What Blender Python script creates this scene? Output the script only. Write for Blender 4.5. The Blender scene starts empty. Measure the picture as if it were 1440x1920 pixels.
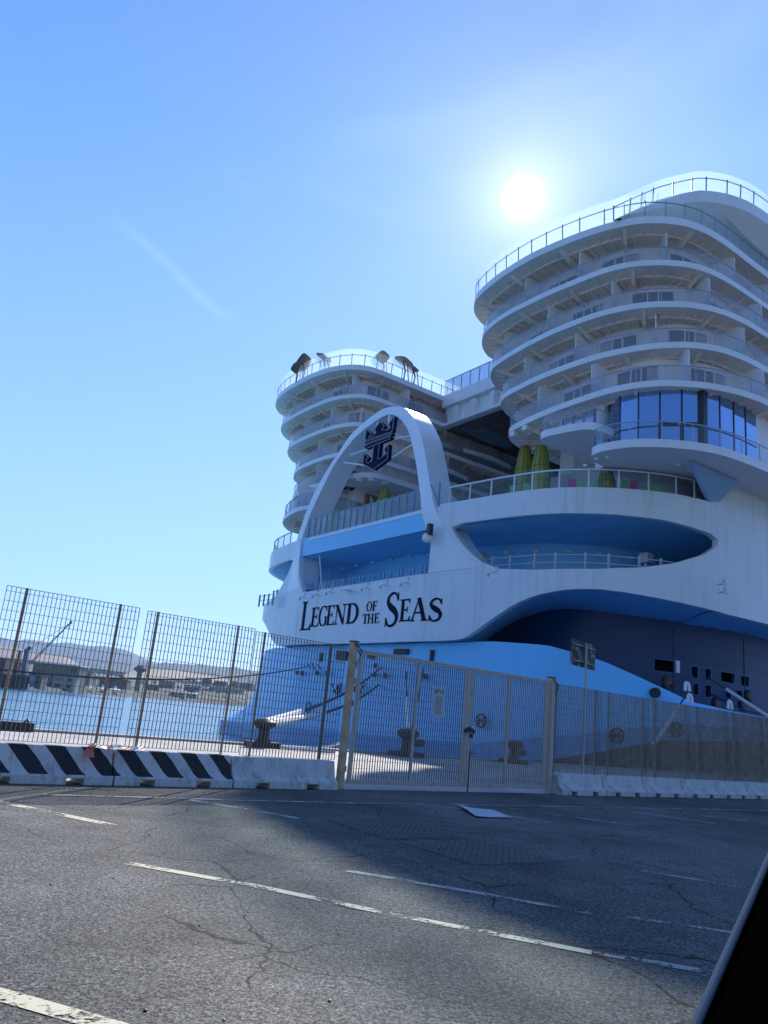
import bpy, bmesh, math, random
import numpy as np
from mathutils import Vector, Matrix
from mathutils.geometry import delaunay_2d_cdt
random.seed(7)
R = math.radians
C = bpy.context.scene.collection
# ------------------------------------------------------------------ camera
EYE = 1.3
F_, P_, R_ = 1442.0, R(14.9), R(5.6)
cp, sp, cr_, sr_ = math.cos(P_), math.sin(P_), math.cos(R_), math.sin(R_)
cam = bpy.data.cameras.new("camera"); cam_o = bpy.data.objects.new("camera", cam); C.objects.link(cam_o)
cam.sensor_fit = 'VERTICAL'; cam.sensor_height = 24; cam.lens = F_ / 1920 * 24
cam.clip_start = 0.05; cam.clip_end = 30000
ax = Vector((cr_, -sr_ * sp, sr_ * cp)); ay = Vector((-sr_, -cr_ * sp, cr_ * cp)); az = -Vector((0, cp, sp))
cam_o.matrix_world = Matrix(((ax.x, ay.x, az.x, 0), (ax.y, ay.y, az.y, 0), (ax.z, ay.z, az.z, EYE), (0, 0, 0, 1)))
bpy.context.scene.camera = cam_o
# ------------------------------------------------------------------ sky, sun, exposure
SUN_EL, SUN_AZ = R(37.5), R(9.34)          # azimuth from +Y towards +X
sund = Vector((math.sin(SUN_AZ) * math.cos(SUN_EL), math.cos(SUN_AZ) * math.cos(SUN_EL), math.sin(SUN_EL)))
w = bpy.data.worlds.new("World"); bpy.context.scene.world = w; w.use_nodes = True
nt = w.node_tree; nt.nodes.clear()
def N(t, k, **kw):
    n = t.nodes.new(k)
    for a, b in kw.items(): setattr(n, a, b)
    return n
sky = N(nt, 'ShaderNodeTexSky', sky_type='NISHITA', sun_disc=False, sun_elevation=SUN_EL, sun_rotation=SUN_AZ,
        altitude=0, air_density=1.0, dust_density=0.0, ozone_density=3.0)
bg = N(nt, 'ShaderNodeBackground'); bg.inputs['Strength'].default_value = 0.04
hs = N(nt, 'ShaderNodeHueSaturation'); hs.inputs['Saturation'].default_value = 1.25
nt.links.new(sky.outputs[0], hs.inputs['Color']); nt.links.new(hs.outputs[0], bg.inputs['Color'])
tc = N(nt, 'ShaderNodeTexCoord')
dot = N(nt, 'ShaderNodeVectorMath', operation='DOT_PRODUCT'); dot.inputs[1].default_value = sund
nt.links.new(tc.outputs['Generated'], dot.inputs[0])
acs = N(nt, 'ShaderNodeMath', operation='ARCCOSINE'); nt.links.new(dot.outputs['Value'], acs.inputs[0])
def glow(width, amp, power=1.0):
    a = N(nt, 'ShaderNodeMath', operation='DIVIDE'); a.inputs[1].default_value = R(width); nt.links.new(acs.outputs[0], a.inputs[0])
    p = N(nt, 'ShaderNodeMath', operation='POWER'); p.inputs[1].default_value = power; nt.links.new(a.outputs[0], p.inputs[0])
    m = N(nt, 'ShaderNodeMath', operation='MULTIPLY'); m.inputs[1].default_value = -1; nt.links.new(p.outputs[0], m.inputs[0])
    e = N(nt, 'ShaderNodeMath', operation='EXPONENT'); nt.links.new(m.outputs[0], e.inputs[0])
    s = N(nt, 'ShaderNodeMath', operation='MULTIPLY'); s.inputs[1].default_value = amp; nt.links.new(e.outputs[0], s.inputs[0])
    return s
g1, g2, g3 = glow(0.68, 6.0, 1.8), glow(2.3, 0.55), glow(13.0, 0.27)
s1 = N(nt, 'ShaderNodeMath', operation='ADD'); nt.links.new(g1.outputs[0], s1.inputs[0]); nt.links.new(g2.outputs[0], s1.inputs[1])
s2 = N(nt, 'ShaderNodeMath', operation='ADD'); nt.links.new(s1.outputs[0], s2.inputs[0]); nt.links.new(g3.outputs[0], s2.inputs[1])
bg2 = N(nt, 'ShaderNodeBackground'); bg2.inputs['Color'].default_value = (1.0, 0.92, 0.86, 1); nt.links.new(s2.outputs[0], bg2.inputs['Strength'])
# thin high cloud wisp in the sky
nz = N(nt, 'ShaderNodeTexNoise'); nz.inputs['Scale'].default_value = 2.2; nz.inputs['Detail'].default_value = 6; nz.inputs['Distortion'].default_value = 0.6
mp = N(nt, 'ShaderNodeMapping'); mp.inputs['Scale'].default_value = (1, 1, 3); mp.inputs['Location'].default_value = (0.4, 0.2, 0.9)
nt.links.new(tc.outputs['Generated'], mp.inputs[0]); nt.links.new(mp.outputs[0], nz.inputs['Vector'])
mr = N(nt, 'ShaderNodeMapRange'); mr.inputs[1].default_value = 0.52; mr.inputs[2].default_value = 0.85; mr.inputs[4].default_value = 0.10
nt.links.new(nz.outputs['Fac'], mr.inputs[0])
def camdir(x, y):
    a, b = x - 720, 960 - y; X = a * cr_ - b * sr_; V = a * sr_ + b * cr_
    return Vector((X, F_ * cp - V * sp, F_ * sp + V * cp)).normalized()
w0, w1 = camdir(215, 415), camdir(440, 605); wn_ = w0.cross(w1).normalized(); wm_ = (w0 + w1).normalized()
wd = N(nt, 'ShaderNodeTexNoise'); wd.inputs['Scale'].default_value = 9; wd.inputs['Detail'].default_value = 5; nt.links.new(tc.outputs['Generated'], wd.inputs['Vector'])
dp1 = N(nt, 'ShaderNodeVectorMath', operation='DOT_PRODUCT'); dp1.inputs[1].default_value = wn_; nt.links.new(tc.outputs['Generated'], dp1.inputs[0])
dpa = N(nt, 'ShaderNodeMath', operation='MULTIPLY_ADD'); dpa.inputs[1].default_value = 0.035; dpa.inputs[2].default_value = -0.0175; nt.links.new(wd.outputs['Fac'], dpa.inputs[0])
dpb = N(nt, 'ShaderNodeMath', operation='ADD'); nt.links.new(dp1.outputs['Value'], dpb.inputs[0]); nt.links.new(dpa.outputs[0], dpb.inputs[1])
dpc = N(nt, 'ShaderNodeMath', operation='ABSOLUTE'); nt.links.new(dpb.outputs[0], dpc.inputs[0])
r1_ = N(nt, 'ShaderNodeMapRange'); r1_.inputs[1].default_value = 0.0; r1_.inputs[2].default_value = 0.012; r1_.inputs[3].default_value = 1; r1_.inputs[4].default_value = 0; r1_.interpolation_type = 'SMOOTHSTEP'; nt.links.new(dpc.outputs[0], r1_.inputs[0])
dp2 = N(nt, 'ShaderNodeVectorMath', operation='DOT_PRODUCT'); dp2.inputs[1].default_value = wm_; nt.links.new(tc.outputs['Generated'], dp2.inputs[0])
r2_ = N(nt, 'ShaderNodeMapRange'); r2_.inputs[1].default_value = math.cos(w0.angle(w1) * 0.62); r2_.inputs[2].default_value = 1.0; r2_.interpolation_type = 'SMOOTHSTEP'; nt.links.new(dp2.outputs['Value'], r2_.inputs[0])
wmul = N(nt, 'ShaderNodeMath', operation='MULTIPLY'); nt.links.new(r1_.outputs[0], wmul.inputs[0]); nt.links.new(r2_.outputs[0], wmul.inputs[1])
wsc = N(nt, 'ShaderNodeMath', operation='MULTIPLY_ADD'); wsc.inputs[1].default_value = 0.06; nt.links.new(wmul.outputs[0], wsc.inputs[0]); nt.links.new(mr.outputs[0], wsc.inputs[2])
bg3 = N(nt, 'ShaderNodeBackground'); bg3.inputs['Color'].default_value = (0.8, 0.9, 1, 1); nt.links.new(wsc.outputs[0], bg3.inputs['Strength'])
sep = N(nt, 'ShaderNodeSeparateXYZ'); nt.links.new(tc.outputs['Generated'], sep.inputs[0])
rmp = N(nt, 'ShaderNodeValToRGB'); nt.links.new(sep.outputs[2], rmp.inputs[0]); el_ = rmp.color_ramp.elements
el_[0].position = 0.0; el_[0].color = (0.33, 0.48, 0.76, 1); el_[1].position = 1.0; el_[1].color = (0.02, 0.07, 0.28, 1)
for p_, c_ in ((0.10, (0.25, 0.41, 0.78, 1)), (0.35, (0.15, 0.295, 0.72, 1)), (0.62, (0.06, 0.185, 0.60, 1)), (0.8, (0.04, 0.12, 0.45, 1))):
    e_ = el_.new(p_); e_.color = c_
bg4 = N(nt, 'ShaderNodeBackground'); nt.links.new(rmp.outputs[0], bg4.inputs['Color']); 
azr = N(nt, 'ShaderNodeMapRange'); azr.inputs[1].default_value = R(50); azr.inputs[2].default_value = R(125); azr.inputs[3].default_value = 1.0; azr.inputs[4].default_value = 0.34; azr.interpolation_type = 'SMOOTHSTEP'
nt.links.new(acs.outputs[0], azr.inputs[0]); nt.links.new(azr.outputs[0], bg4.inputs['Strength'])
ad0 = N(nt, 'ShaderNodeAddShader'); nt.links.new(bg3.outputs[0], ad0.inputs[0]); nt.links.new(bg4.outputs[0], ad0.inputs[1])
ad = N(nt, 'ShaderNodeAddShader'); nt.links.new(bg.outputs[0], ad.inputs[0]); nt.links.new(bg2.outputs[0], ad.inputs[1])
ad2 = N(nt, 'ShaderNodeAddShader'); nt.links.new(ad.outputs[0], ad2.inputs[0]); nt.links.new(ad0.outputs[0], ad2.inputs[1])
wo = N(nt, 'ShaderNodeOutputWorld'); nt.links.new(ad2.outputs[0], wo.inputs[0])
sl = bpy.data.lights.new("sun", 'SUN'); sl.energy = 5.0; sl.angle = R(0.53); sl.color = (1, 0.95, 0.87)
so = bpy.data.objects.new("sun", sl); C.objects.link(so)
so.rotation_euler = sund.to_track_quat('Z', 'Y').to_euler()
vs = bpy.context.scene.view_settings
vs.view_transform = 'Standard'; vs.look = 'None'; vs.gamma = 1; vs.exposure = 0.48; vs.use_curve_mapping = False

# ------------------------------------------------------------------ geometry of the view, used to turn measured angles into places
def ray(x, y):
    a, b = x - 720, 960 - y
    X = a * cr_ - b * sr_; V = a * sr_ + b * cr_
    return Vector((X, F_ * cp - V * sp, F_ * sp + V * cp))
def at(x, y, Y):                # the point at ground distance Y ahead
    d = ray(x, y); k = Y / d.y
    return Vector((d.x * k, Y, EYE + d.z * k))
def ground(x, y, z=0.0):
    d = ray(x, y); k = (z - EYE) / d.z
    return Vector((d.x * k, d.y * k, z))
TH = R(35)
U = Vector((math.cos(TH), math.sin(TH), 0)); V_ = Vector((-math.sin(TH), math.cos(TH), 0))
def stz(s, t, z): return U * s + V_ * t + Vector((0, 0, z))
def onst(x, y, s=None, t=None, z=None):
    d = ray(x, y)
    if z is not None: k = (z - EYE) / d.z
    elif s is not None: k = s / d.dot(U)
    else: k = t / d.dot(V_)
    p = d * k + Vector((0, 0, EYE)); return (p.dot(U), p.dot(V_), p.z)

# ------------------------------------------------------------------ materials
MATS = {}
def mat(name, col, rough=0.5, metal=0.0, spec=0.5, noise=0.0, nscale=1.0, bump=0.0, bscale=20.0, dirt=None, dirt_amt=0.0, dscale=1.0, dstretch=(1, 1, 1), coat=0.0):
    m = bpy.data.materials.new(name); m.use_nodes = True; t = m.node_tree; b = t.nodes['Principled BSDF']
    b.inputs['Base Color'].default_value = (*col, 1); b.inputs['Roughness'].default_value = rough
    b.inputs['Metallic'].default_value = metal; b.inputs['Specular IOR Level'].default_value = spec
    b.inputs['Coat Weight'].default_value = coat; b.inputs['Coat Roughness'].default_value = 0.15
    co = N(t, 'ShaderNodeTexCoord'); cur = None
    if noise > 0 or dirt:
        src = N(t, 'ShaderNodeRGB'); src.outputs[0].default_value = (*col, 1); cur = src.outputs[0]
    if noise > 0:
        n = N(t, 'ShaderNodeTexNoise'); n.inputs['Scale'].default_value = nscale; n.inputs['Detail'].default_value = 5
        t.links.new(co.outputs['Object'], n.inputs['Vector'])
        r = N(t, 'ShaderNodeMapRange'); r.inputs[1].default_value = 0.3; r.inputs[2].default_value = 0.7; r.inputs[3].default_value = 1 - noise; r.inputs[4].default_value = 1 + noise
        t.links.new(n.outputs['Fac'], r.inputs[0])
        vm = N(t, 'ShaderNodeVectorMath', operation='SCALE'); t.links.new(cur, vm.inputs[0]); t.links.new(r.outputs[0], vm.inputs['Scale']); cur = vm.outputs[0]
    if dirt:
        mpn = N(t, 'ShaderNodeMapping'); mpn.inputs['Scale'].default_value = dstretch; t.links.new(co.outputs['Object'], mpn.inputs[0])
        n2 = N(t, 'ShaderNodeTexNoise'); n2.inputs['Scale'].default_value = dscale; n2.inputs['Detail'].default_value = 8; n2.inputs['Roughness'].default_value = 0.65
        t.links.new(mpn.outputs[0], n2.inputs['Vector'])
        r2 = N(t, 'ShaderNodeMapRange'); r2.inputs[1].default_value = 0.5; r2.inputs[2].default_value = 0.72; r2.inputs[4].default_value = dirt_amt
        t.links.new(n2.outputs['Fac'], r2.inputs[0])
        mx = N(t, 'ShaderNodeMix', data_type='RGBA'); t.links.new(r2.outputs[0], mx.inputs[0]); t.links.new(cur, mx.inputs[6]); mx.inputs[7].default_value = (*dirt, 1)
        cur = mx.outputs[2]
    if cur is not None: t.links.new(cur, b.inputs['Base Color'])
    if bump > 0:
        n3 = N(t, 'ShaderNodeTexNoise'); n3.inputs['Scale'].default_value = bscale; n3.inputs['Detail'].default_value = 4
        t.links.new(co.outputs['Object'], n3.inputs['Vector'])
        bp = N(t, 'ShaderNodeBump'); bp.inputs['Strength'].default_value = bump; bp.inputs['Distance'].default_value = 0.02
        t.links.new(n3.outputs['Fac'], bp.inputs['Height']); t.links.new(bp.outputs[0], b.inputs['Normal'])
    MATS[name] = m; return m
def glassmat(name, tint, transp, transl, tcol=(0.8, 0.9, 0.95), diff=0.0, dcol=(0.6, 0.65, 0.7)):
    m = bpy.data.materials.new(name); m.use_nodes = True; t = m.node_tree; t.nodes.clear()
    o = N(t, 'ShaderNodeOutputMaterial'); tr = N(t, 'ShaderNodeBsdfTransparent'); tr.inputs[0].default_value = (*tint, 1)
    tl = N(t, 'ShaderNodeBsdfTranslucent'); tl.inputs[0].default_value = (*tcol, 1)
    gl = N(t, 'ShaderNodeBsdfGlossy'); gl.inputs['Roughness'].default_value = 0.03
    df = N(t, 'ShaderNodeBsdfDiffuse'); df.inputs[0].default_value = (*dcol, 1)
    a = N(t, 'ShaderNodeMixShader'); a.inputs[0].default_value = transl; t.links.new(tr.outputs[0], a.inputs[1]); t.links.new(tl.outputs[0], a.inputs[2])
    c = N(t, 'ShaderNodeMixShader'); c.inputs[0].default_value = diff; t.links.new(a.outputs[0], c.inputs[1]); t.links.new(df.outputs[0], c.inputs[2])
    fr = N(t, 'ShaderNodeFresnel'); fr.inputs[0].default_value = 1.5
    b = N(t, 'ShaderNodeMixShader'); t.links.new(fr.outputs[0], b.inputs[0]); t.links.new(c.outputs[0], b.inputs[1]); t.links.new(gl.outputs[0], b.inputs[2])
    t.links.new(b.outputs[0], o.inputs[0]); MATS[name] = m; return m
def plates(m, sx, sz, amt=0.06):
    """very faint welded plate seams on hull paint (real seams: thin darker lines)"""
    t = m.node_tree; b = t.nodes['Principled BSDF']; co = N(t, 'ShaderNodeTexCoord')
    if b.inputs['Base Color'].links:
        src = b.inputs['Base Color'].links[0].from_socket; sx_ = N(t, 'ShaderNodeSeparateXYZ'); t.links.new(co.outputs['Object'], sx_.inputs[0])
        al = N(t, 'ShaderNodeMath', operation='SUBTRACT'); t.links.new(sx_.outputs[0], al.inputs[0]); t.links.new(sx_.outputs[1], al.inputs[1])
        ms = []
        for sock, per, wid in ((sx_.outputs[2], 2.35, 0.014), (al.outputs[0], 7.3, 0.005)):
            d_ = N(t, 'ShaderNodeMath', operation='DIVIDE'); d_.inputs[1].default_value = per; t.links.new(sock, d_.inputs[0])
            f_ = N(t, 'ShaderNodeMath', operation='FRACT'); t.links.new(d_.outputs[0], f_.inputs[0])
            l_ = N(t, 'ShaderNodeMath', operation='LESS_THAN'); l_.inputs[1].default_value = wid; t.links.new(f_.outputs[0], l_.inputs[0]); ms.append(l_)
        mxx = N(t, 'ShaderNodeMath', operation='MAXIMUM'); t.links.new(ms[0].outputs[0], mxx.inputs[0]); t.links.new(ms[1].outputs[0], mxx.inputs[1])
        sc_ = N(t, 'ShaderNodeMath', operation='MULTIPLY_ADD'); sc_.inputs[1].default_value = -0.13; sc_.inputs[2].default_value = 1; t.links.new(mxx.outputs[0], sc_.inputs[0])
        vm_ = N(t, 'ShaderNodeVectorMath', operation='SCALE'); t.links.new(src, vm_.inputs[0]); t.links.new(sc_.outputs[0], vm_.inputs['Scale']); t.links.new(vm_.outputs[0], b.inputs['Base Color'])
    n = N(t, 'ShaderNodeTexNoise'); n.inputs['Scale'].default_value = 0.5; n.inputs['Detail'].default_value = 2
    t.links.new(co.outputs['Object'], n.inputs['Vector'])
    bp = N(t, 'ShaderNodeBump'); bp.inputs['Strength'].default_value = 0.25; bp.inputs['Distance'].default_value = 0.25
    t.links.new(n.outputs['Fac'], bp.inputs['Height']); t.links.new(bp.outputs[0], b.inputs['Normal'])
white = mat('white_hull_paint', (0.74, 0.78, 0.81), 0.42, noise=0.03, nscale=0.35, dirt=(0.46, 0.43, 0.39), dirt_amt=0.42, dscale=1.6, dstretch=(1, 1, 0.07), coat=0.3); plates(white, 1, 1)
archw = mat('white_arch_paint', (0.78, 0.81, 0.84), 0.22, noise=0.02, nscale=0.5, coat=0.5)
deckw = mat('white_deck_paint', (0.80, 0.82, 0.84), 0.35, noise=0.03, nscale=0.6, dirt=(0.55, 0.53, 0.5), dirt_amt=0.2, dscale=1.2, dstretch=(1, 1, 0.4))
soffit = mat('cream_soffit_paint', (0.95, 0.80, 0.67), 0.6, noise=0.06, nscale=0.7, dirt=(0.5, 0.42, 0.36), dirt_amt=0.25, dscale=0.8)
facade = mat('cabin_facade_paint', (0.88, 0.80, 0.76), 0.5, noise=0.05, nscale=0.5)
lblue = mat('light_blue_hull_paint', (0.17, 0.58, 0.93), 0.4, noise=0.04, nscale=0.3, dirt=(0.13, 0.48, 0.82), dirt_amt=0.3, dscale=0.8, dstretch=(1, 1, 0.12), coat=0.3); plates(lblue, 1, 1)
mblue = mat('mid_blue_recess_paint', (0.22, 0.60, 0.86), 0.45, noise=0.06, nscale=0.4)
teal = mat('teal_blue_soffit_paint', (0.26, 0.58, 0.80), 0.5, noise=0.08, nscale=0.5)
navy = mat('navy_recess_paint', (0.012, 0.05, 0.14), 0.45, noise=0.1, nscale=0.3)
hull_base = mat('brown_hull_base', (0.07, 0.05, 0.045), 0.6, noise=0.2, nscale=0.6)  # dark brown for the lowest rows of the lower hull
dkband = mat('darker_blue_band_paint', (0.12, 0.38, 0.66), 0.4, noise=0.06, nscale=0.4)
lettr = mat('dark_navy_letter_paint', (0.008, 0.012, 0.03), 0.7, spec=0.1)
emb = mat('navy_emblem_paint', (0.004, 0.006, 0.04), 0.8, spec=0.05)
emb_edge = mat('pale_emblem_outline', (0.40, 0.38, 0.50), 0.4)
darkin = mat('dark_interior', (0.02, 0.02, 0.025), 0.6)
brownc = mat('dark_brown_ceiling', (0.075, 0.045, 0.05), 0.25, noise=0.3, nscale=0.15)
swirl = mat('grey_blue_ceiling_swirl', (0.10, 0.15, 0.20), 0.4)
winglass = mat('dark_window_glass', (0.02, 0.02, 0.03), 0.06, spec=0.7)
mirror = mat('blue_mirror_glass', (0.30, 0.45, 0.70), 0.03, metal=0.85)
frame_dk = mat('dark_window_frame', (0.02, 0.022, 0.03), 0.4)
railgrey = mat('grey_rail_metal', (0.40, 0.42, 0.46), 0.35, metal=0.4)
raildark = mat('dark_rail_metal', (0.34, 0.36, 0.39), 0.4, metal=0.3)
railwhite = mat('white_rail_paint', (0.78, 0.8, 0.83), 0.4)
railblue = mat('blue_rail_paint', (0.2, 0.42, 0.62), 0.4)
g_cabin = glassmat('grey_rail_glass', (0.80, 0.81, 0.85), 0.7, 0.04, diff=0.24, dcol=(0.74, 0.72, 0.76))
g_top = glassmat('bright_rail_glass', (0.86, 0.97, 0.97), 0.6, 0.2, tcol=(0.88, 0.97, 0.95))
g_teal = glassmat('teal_rail_glass', (0.35, 0.75, 0.72), 0.6, 0.2, tcol=(0.4, 0.9, 0.85))
g_frost = glassmat('frosted_rail_glass', (0.72, 0.82, 0.82), 0.6, 0.12, diff=0.3, dcol=(0.55, 0.66, 0.68))
g_clear = glassmat('clear_rail_glass', (0.80, 0.88, 0.92), 0.8, 0.03, diff=0.04)
pod = mat('yellow_green_pod', (0.36, 0.38, 0.05), 0.4, noise=0.12, nscale=1.5)
pod_dk = mat('green_pod_rib', (0.16, 0.19, 0.03), 0.5)
woodst = mat('wood_slat', (0.28, 0.16, 0.08), 0.6)
pink = mat('pink_plastic', (0.85, 0.10, 0.35), 0.4); green = mat('green_plastic', (0.28, 0.70, 0.32), 0.4)
galv = mat('galvanised_steel', (0.20, 0.19, 0.175), 0.5, metal=0.35, noise=0.2, nscale=6, dirt=(0.16, 0.09, 0.05), dirt_amt=0.5, dscale=3)
wirem = mat('fence_wire', (0.13, 0.125, 0.12), 0.5, metal=0.4)
wirer = mat('weathered_fence_bar', (0.24, 0.19, 0.14), 0.6, metal=0.1, noise=0.25, nscale=4)
rustp = mat('rusty_post_paint', (0.52, 0.37, 0.23), 0.6, noise=0.25, nscale=5, dirt=(0.12, 0.06, 0.03), dirt_amt=0.6, dscale=4)
gatef = mat('gate_frame_paint', (0.44, 0.38, 0.32), 0.55, noise=0.15, nscale=5, dirt=(0.15, 0.09, 0.05), dirt_amt=0.6, dscale=5)
conc = mat('white_painted_concrete', (0.55, 0.53, 0.50), 0.75, noise=0.12, nscale=4, dirt=(0.10, 0.09, 0.08), dirt_amt=0.75, dscale=5, dstretch=(1.5, 1, 0.6), bump=0.5, bscale=30)
rope = mat('rope', (0.05, 0.06, 0.10), 0.9); ropew = mat('white_rope_sleeve', (0.75, 0.74, 0.7), 0.8, noise=0.2, nscale=8)
iron = mat('black_cast_iron', (0.015, 0.013, 0.012), 0.5, noise=0.3, nscale=5)
blackp = mat('black_car_paint', (0.001, 0.001, 0.001), 0.9, spec=0.02); seal = mat('blue_grey_rubber_edge', (0.05, 0.075, 0.11), 0.9, spec=0.1)
paper = mat('white_paper', (0.48, 0.48, 0.49), 0.7, noise=0.06, nscale=6); ink = mat('grey_ink', (0.12, 0.12, 0.14), 0.8)
signw = mat('flaking_white_sign_back', (0.012, 0.02, 0.018), 0.7, dirt=(0.40, 0.42, 0.41), dirt_amt=1.0, dscale=3.4)
lampw = mat('lamp_housing', (0.8, 0.8, 0.78), 0.3)

blackp.node_tree.nodes['Principled BSDF'].inputs['IOR'].default_value = 1.0
seal.node_tree.nodes['Principled BSDF'].inputs['IOR'].default_value = 1.1
def asphalt():
    m = bpy.data.materials.new('asphalt'); m.use_nodes = True; t = m.node_tree; b = t.nodes['Principled BSDF']
    co = N(t, 'ShaderNodeTexCoord')
    def noise(sc, det, lo, hi, a, bb, rough=0.5):
        n = N(t, 'ShaderNodeTexNoise'); n.inputs['Scale'].default_value = sc; n.inputs['Detail'].default_value = det; n.inputs['Roughness'].default_value = rough
        t.links.new(co.outputs['Object'], n.inputs['Vector'])
        r = N(t, 'ShaderNodeMapRange'); r.inputs[1].default_value = lo; r.inputs[2].default_value = hi; r.inputs[3].default_value = a; r.inputs[4].default_value = bb
        t.links.new(n.outputs['Fac'], r.inputs[0]); return n, r
    n1, a1 = noise(30, 3, 0.36, 0.66, 0.6, 1.5, 0.7); n1b, a1b = noise(48, 3, 0.3, 0.7, 0.72, 1.3)
    n2, a2 = noise(0.45, 5, 0.3, 0.72, 0.55, 1.4, 0.6); n3, a3 = noise(2.2, 4, 0.3, 0.7, 0.85, 1.15)
    vg = N(t, 'ShaderNodeTexVoronoi'); vg.inputs['Scale'].default_value = 120; t.links.new(co.outputs['Object'], vg.inputs['Vector'])
    sg_ = N(t, 'ShaderNodeSeparateColor'); t.links.new(vg.outputs['Color'], sg_.inputs[0])
    gr = N(t, 'ShaderNodeMapRange'); gr.inputs[1].default_value = 0.0; gr.inputs[2].default_value = 1.0; gr.inputs[3].default_value = 0.12; gr.inputs[4].default_value = 1.95; t.links.new(sg_.outputs[0], gr.inputs[0])
    cur = gr.outputs[0]
    for o in (a1b, a2, a3, a1):
        mm = N(t, 'ShaderNodeMath', operation='MULTIPLY'); t.links.new(cur, mm.inputs[0]); t.links.new(o.outputs[0], mm.inputs[1]); cur = mm.outputs[0]
    st1, sa1 = noise(0.9, 6, 0.56, 0.70, 1.0, 0.55, 0.65); st2, sa2 = noise(0.16, 3, 0.45, 0.58, 1.0, 0.78, 0.5); st3, sa3 = noise(6, 5, 0.60, 0.72, 1.0, 0.6, 0.7)
    for o in (sa1, sa2, sa3):
        mm = N(t, 'ShaderNodeMath', operation='MULTIPLY'); t.links.new(cur, mm.inputs[0]); t.links.new(o.outputs[0], mm.inputs[1]); cur = mm.outputs[0]
    # cracks: warped cell edges, broken up by noise
    wn = N(t, 'ShaderNodeTexNoise'); wn.inputs['Scale'].default_value = 1.6; wn.inputs['Detail'].default_value = 6; t.links.new(co.outputs['Object'], wn.inputs['Vector'])
    wa = N(t, 'ShaderNodeVectorMath', operation='MULTIPLY_ADD'); wa.inputs[1].default_value = (0.55, 0.55, 0); t.links.new(wn.outputs['Color'], wa.inputs[0]); t.links.new(co.outputs['Object'], wa.inputs[2])
    vo = N(t, 'ShaderNodeTexVoronoi', feature='DISTANCE_TO_EDGE'); vo.inputs['Scale'].default_value = 0.62; t.links.new(wa.outputs[0], vo.inputs['Vector'])
    cn = N(t, 'ShaderNodeTexNoise'); cn.inputs['Scale'].default_value = 0.8; cn.inputs['Detail'].default_value = 4; t.links.new(co.outputs['Object'], cn.inputs['Vector'])
    cw = N(t, 'ShaderNodeMapRange'); cw.inputs[1].default_value = 0.42; cw.inputs[2].default_value = 0.62; cw.inputs[3].default_value = 0.0006; cw.inputs[4].default_value = 0.010; t.links.new(cn.outputs['Fac'], cw.inputs[0])
    lt = N(t, 'ShaderNodeMath', operation='DIVIDE'); t.links.new(vo.outputs['Distance'], lt.inputs[0]); t.links.new(cw.outputs[0], lt.inputs[1]); lt.use_clamp = True
    ck = N(t, 'ShaderNodeMapRange'); ck.inputs[1].default_value = 0.3; ck.inputs[2].default_value = 1.0; ck.inputs[3].default_value = 0.22; ck.inputs[4].default_value = 1; t.links.new(lt.outputs[0], ck.inputs[0])
    mm = N(t, 'ShaderNodeMath', operation='MULTIPLY'); t.links.new(cur, mm.inputs[0]); t.links.new(ck.outputs[0], mm.inputs[1]); cur = mm.outputs[0]
    vm = N(t, 'ShaderNodeVectorMath', operation='SCALE'); vm.inputs[0].default_value = (0.118, 0.112, 0.097); t.links.new(cur, vm.inputs['Scale'])
    t.links.new(vm.outputs[0], b.inputs['Base Color']); b.inputs['Roughness'].default_value = 0.8; b.inputs['Specular IOR Level'].default_value = 0.15
    bm1 = N(t, 'ShaderNodeMath', operation='MULTIPLY_ADD'); t.links.new(n1.outputs['Fac'], bm1.inputs[0]); bm1.inputs[1].default_value = 1.0; t.links.new(ck.outputs[0], bm1.inputs[2])
    bp = N(t, 'ShaderNodeBump'); bp.inputs['Strength'].default_value = 0.35; bp.inputs['Distance'].default_value = 0.006
    t.links.new(bm1.outputs[0], bp.inputs['Height']); t.links.new(bp.outputs[0], b.inputs['Normal']); return m
asph = asphalt()
quayc = mat('quay_concrete', (0.42, 0.385, 0.33), 0.8, noise=0.2, nscale=0.6, dirt=(0.14, 0.13, 0.12), dirt_amt=0.6, dscale=0.5, bump=0.4, bscale=12)
def linemat(name, col, lo):
    m = bpy.data.materials.new(name); m.use_nodes = True; t = m.node_tree; b = t.nodes['Principled BSDF']
    b.inputs['Base Color'].default_value = (*col, 1); b.inputs['Roughness'].default_value = 0.7
    co = N(t, 'ShaderNodeTexCoord'); n = N(t, 'ShaderNodeTexNoise'); n.inputs['Scale'].default_value = 26; n.inputs['Detail'].default_value = 6; n.inputs['Roughness'].default_value = 0.7
    n2 = N(t, 'ShaderNodeTexNoise'); n2.inputs['Scale'].default_value = 3; n2.inputs['Detail'].default_value = 3
    t.links.new(co.outputs['Object'], n.inputs['Vector']); t.links.new(co.outputs['Object'], n2.inputs['Vector'])
    av = N(t, 'ShaderNodeMath', operation='ADD'); t.links.new(n.outputs['Fac'], av.inputs[0]); t.links.new(n2.outputs['Fac'], av.inputs[1])
    r = N(t, 'ShaderNodeMapRange'); r.inputs[1].default_value = lo; r.inputs[2].default_value = lo + 0.12; t.links.new(av.outputs[0], r.inputs[0])
    t.links.new(r.outputs[0], b.inputs['Alpha']); return m
yel = linemat('worn_yellow_paint', (0.56, 0.51, 0.34), 0.885); wht = linemat('worn_white_paint', (0.36, 0.35, 0.29), 0.93)
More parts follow.
